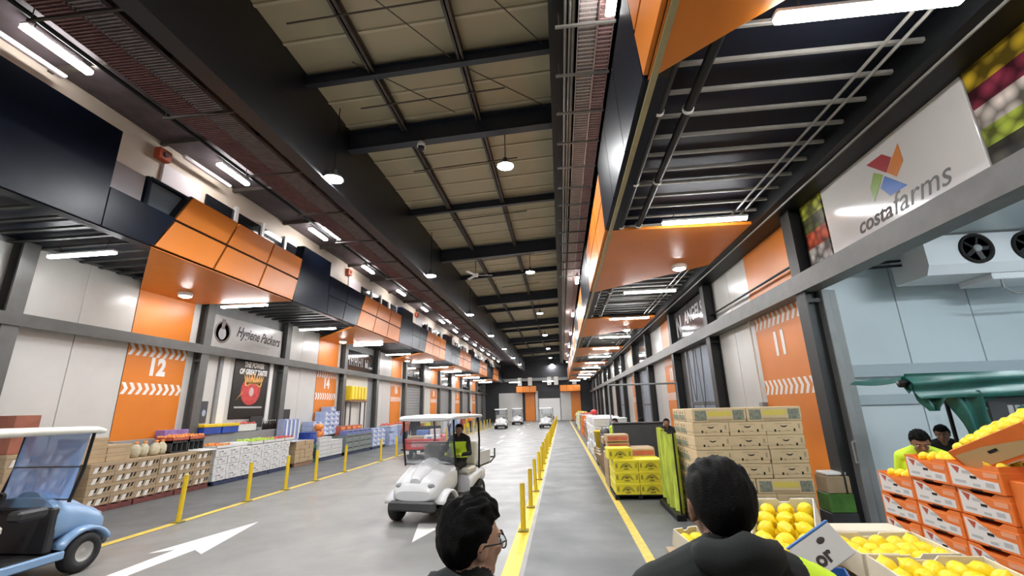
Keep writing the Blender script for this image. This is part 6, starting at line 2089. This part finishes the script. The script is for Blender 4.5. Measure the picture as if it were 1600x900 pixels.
# driver of the white cart (cart frame: front +y, so left seat is -x)
arms = {-1: ((-0.30, 0.16, 1.10), (-0.16, 0.36, 1.08), (0.5, 0.8, -0.1), (0, 0, 1), 1.0), 1: ((0.30, 0.16, 1.10), (0.14, 0.36, 1.08), (-0.5, 0.8, -0.1), (0, 0, 1), 1.0)}
def vest(c, t):
    if t == 1 and abs(c.x) < 0.19 and 0.98 < c.z < 1.30:
        return 4
    return t
p = WC @ Vector((-0.24, -0.36, -0.0))
person('driver in a black jacket and lime vest seated in the white golf cart', (p.x, p.y, p.z - 0.02), PI - 0.16, 0.98, [M_SKIND, M_CLOTHB, M_CLOTHB, M_DARK, M_HIVIS],
       pose='sit', voxel=0.011, arms=arms, override=vest, hair_kw=dict(thick=0.012, tufts=0))
p = WC @ Vector((0.31, -0.34, 0.785))
o = MB().cham(-0.20, 0.20, -0.15, 0.15, 0, 0.46, 0.04).build('bag_body', mat('taupe_bag', (0.22, 0.195, 0.175), 0.7, var=0.15), None)
o.location = p
o.rotation_euler = (0, 0, PI - 0.16)
o.name = 'bag'
tag(o, 'taupe bag standing on the passenger seat of the white cart', 'bag')

# man in the cool room, looking down
def hv(c, t):
    return t
t, H, U, z0 = person('man in a lime work shirt looking down behind the orange cartons', (3.74, 5.32, 0.003), PI - 0.55, 0.95, [M_SKIND, M_HIVIS, M_DENIM, M_DARK],
                     voxel=0.009, lean=0.12, head_pitch=0.45, head_yaw=0.1, neck_tilt=1.2, hair_kw=dict(thick=0.014, tufts=300, seed=5, crown=0.006, tuft_len=0.02))
collar(t, U, z0 - 0.035, 0.95, M_DENIM, 'collar', 0.4, 3)
person('worker in dark clothes half hidden behind the green tarpaulin', (4.98, 6.62, 0.003), 2.4, 0.93, [M_SKIND, M_CLOTHB, M_DENIM, M_DARK], voxel=0.012, lean=0.2, head_pitch=0.3, hair_kw=dict(thick=0.012))
# people further off
person('stall worker in a lime vest bending behind the counter, nearer the walkway', (1.62, 13.75, 0.003), 2.6, 0.92, [M_SKIND, M_HIVIS, M_DENIM, M_DARK], voxel=0.014, lean=0.25, hair_kw=dict(thick=0.012))
person('stall worker in a lime vest seen from behind at the counter, nearer the wall', (2.38, 13.72, 0.003), 0.2, 0.93, [M_SKIND, M_HIVIS, M_DENIM, M_DARK], voxel=0.014, lean=0.35, hair_kw=dict(thick=0.012))
person('person in black standing between the counter and the banana cartons', (2.62, 11.9, 0.003), 2.9, 0.92, [M_SKIND, M_CLOTHB, M_CLOTHB, M_DARK], voxel=0.014, lean=0.1, hair_kw=dict(thick=0.012))
person('person in dark clothes standing beside the red utility cart', (-6.95, 21.0, 0.003), 0.5, 0.98, [M_SKIND, M_CLOTHB, M_DENIM, M_DARK], voxel=0.014, hair_kw=dict(thick=0.012))
person('person in a red top by the crates behind the red utility cart', (-7.9, 22.4, 0.003), 1.2, 0.97, [M_SKIND, M_CARDR, M_DENIM, M_DARK], voxel=0.014, hair_kw=dict(thick=0.012))
person('person in a pale top far along the left stalls', (-8.3, 33.0, 0.003), 2.0, 0.98, [M_SKIND, M_CARDW, M_DENIM, M_DARK], voxel=0.016, hair_kw=dict(thick=0.012))
person('person in an orange top far along the left stalls', (-7.9, 38.5, 0.003), 1.0, 0.98, [M_SKIND, M_CARDO, M_DENIM, M_DARK], voxel=0.016, hair_kw=dict(thick=0.012))

# label sanity (printed only while building): a label shared without a group
for lab_, os_ in LABELS.items():
    if len(os_) > 1 and any(g is None for _, g in os_):
        print('SHARED LABEL', lab_, len(os_))
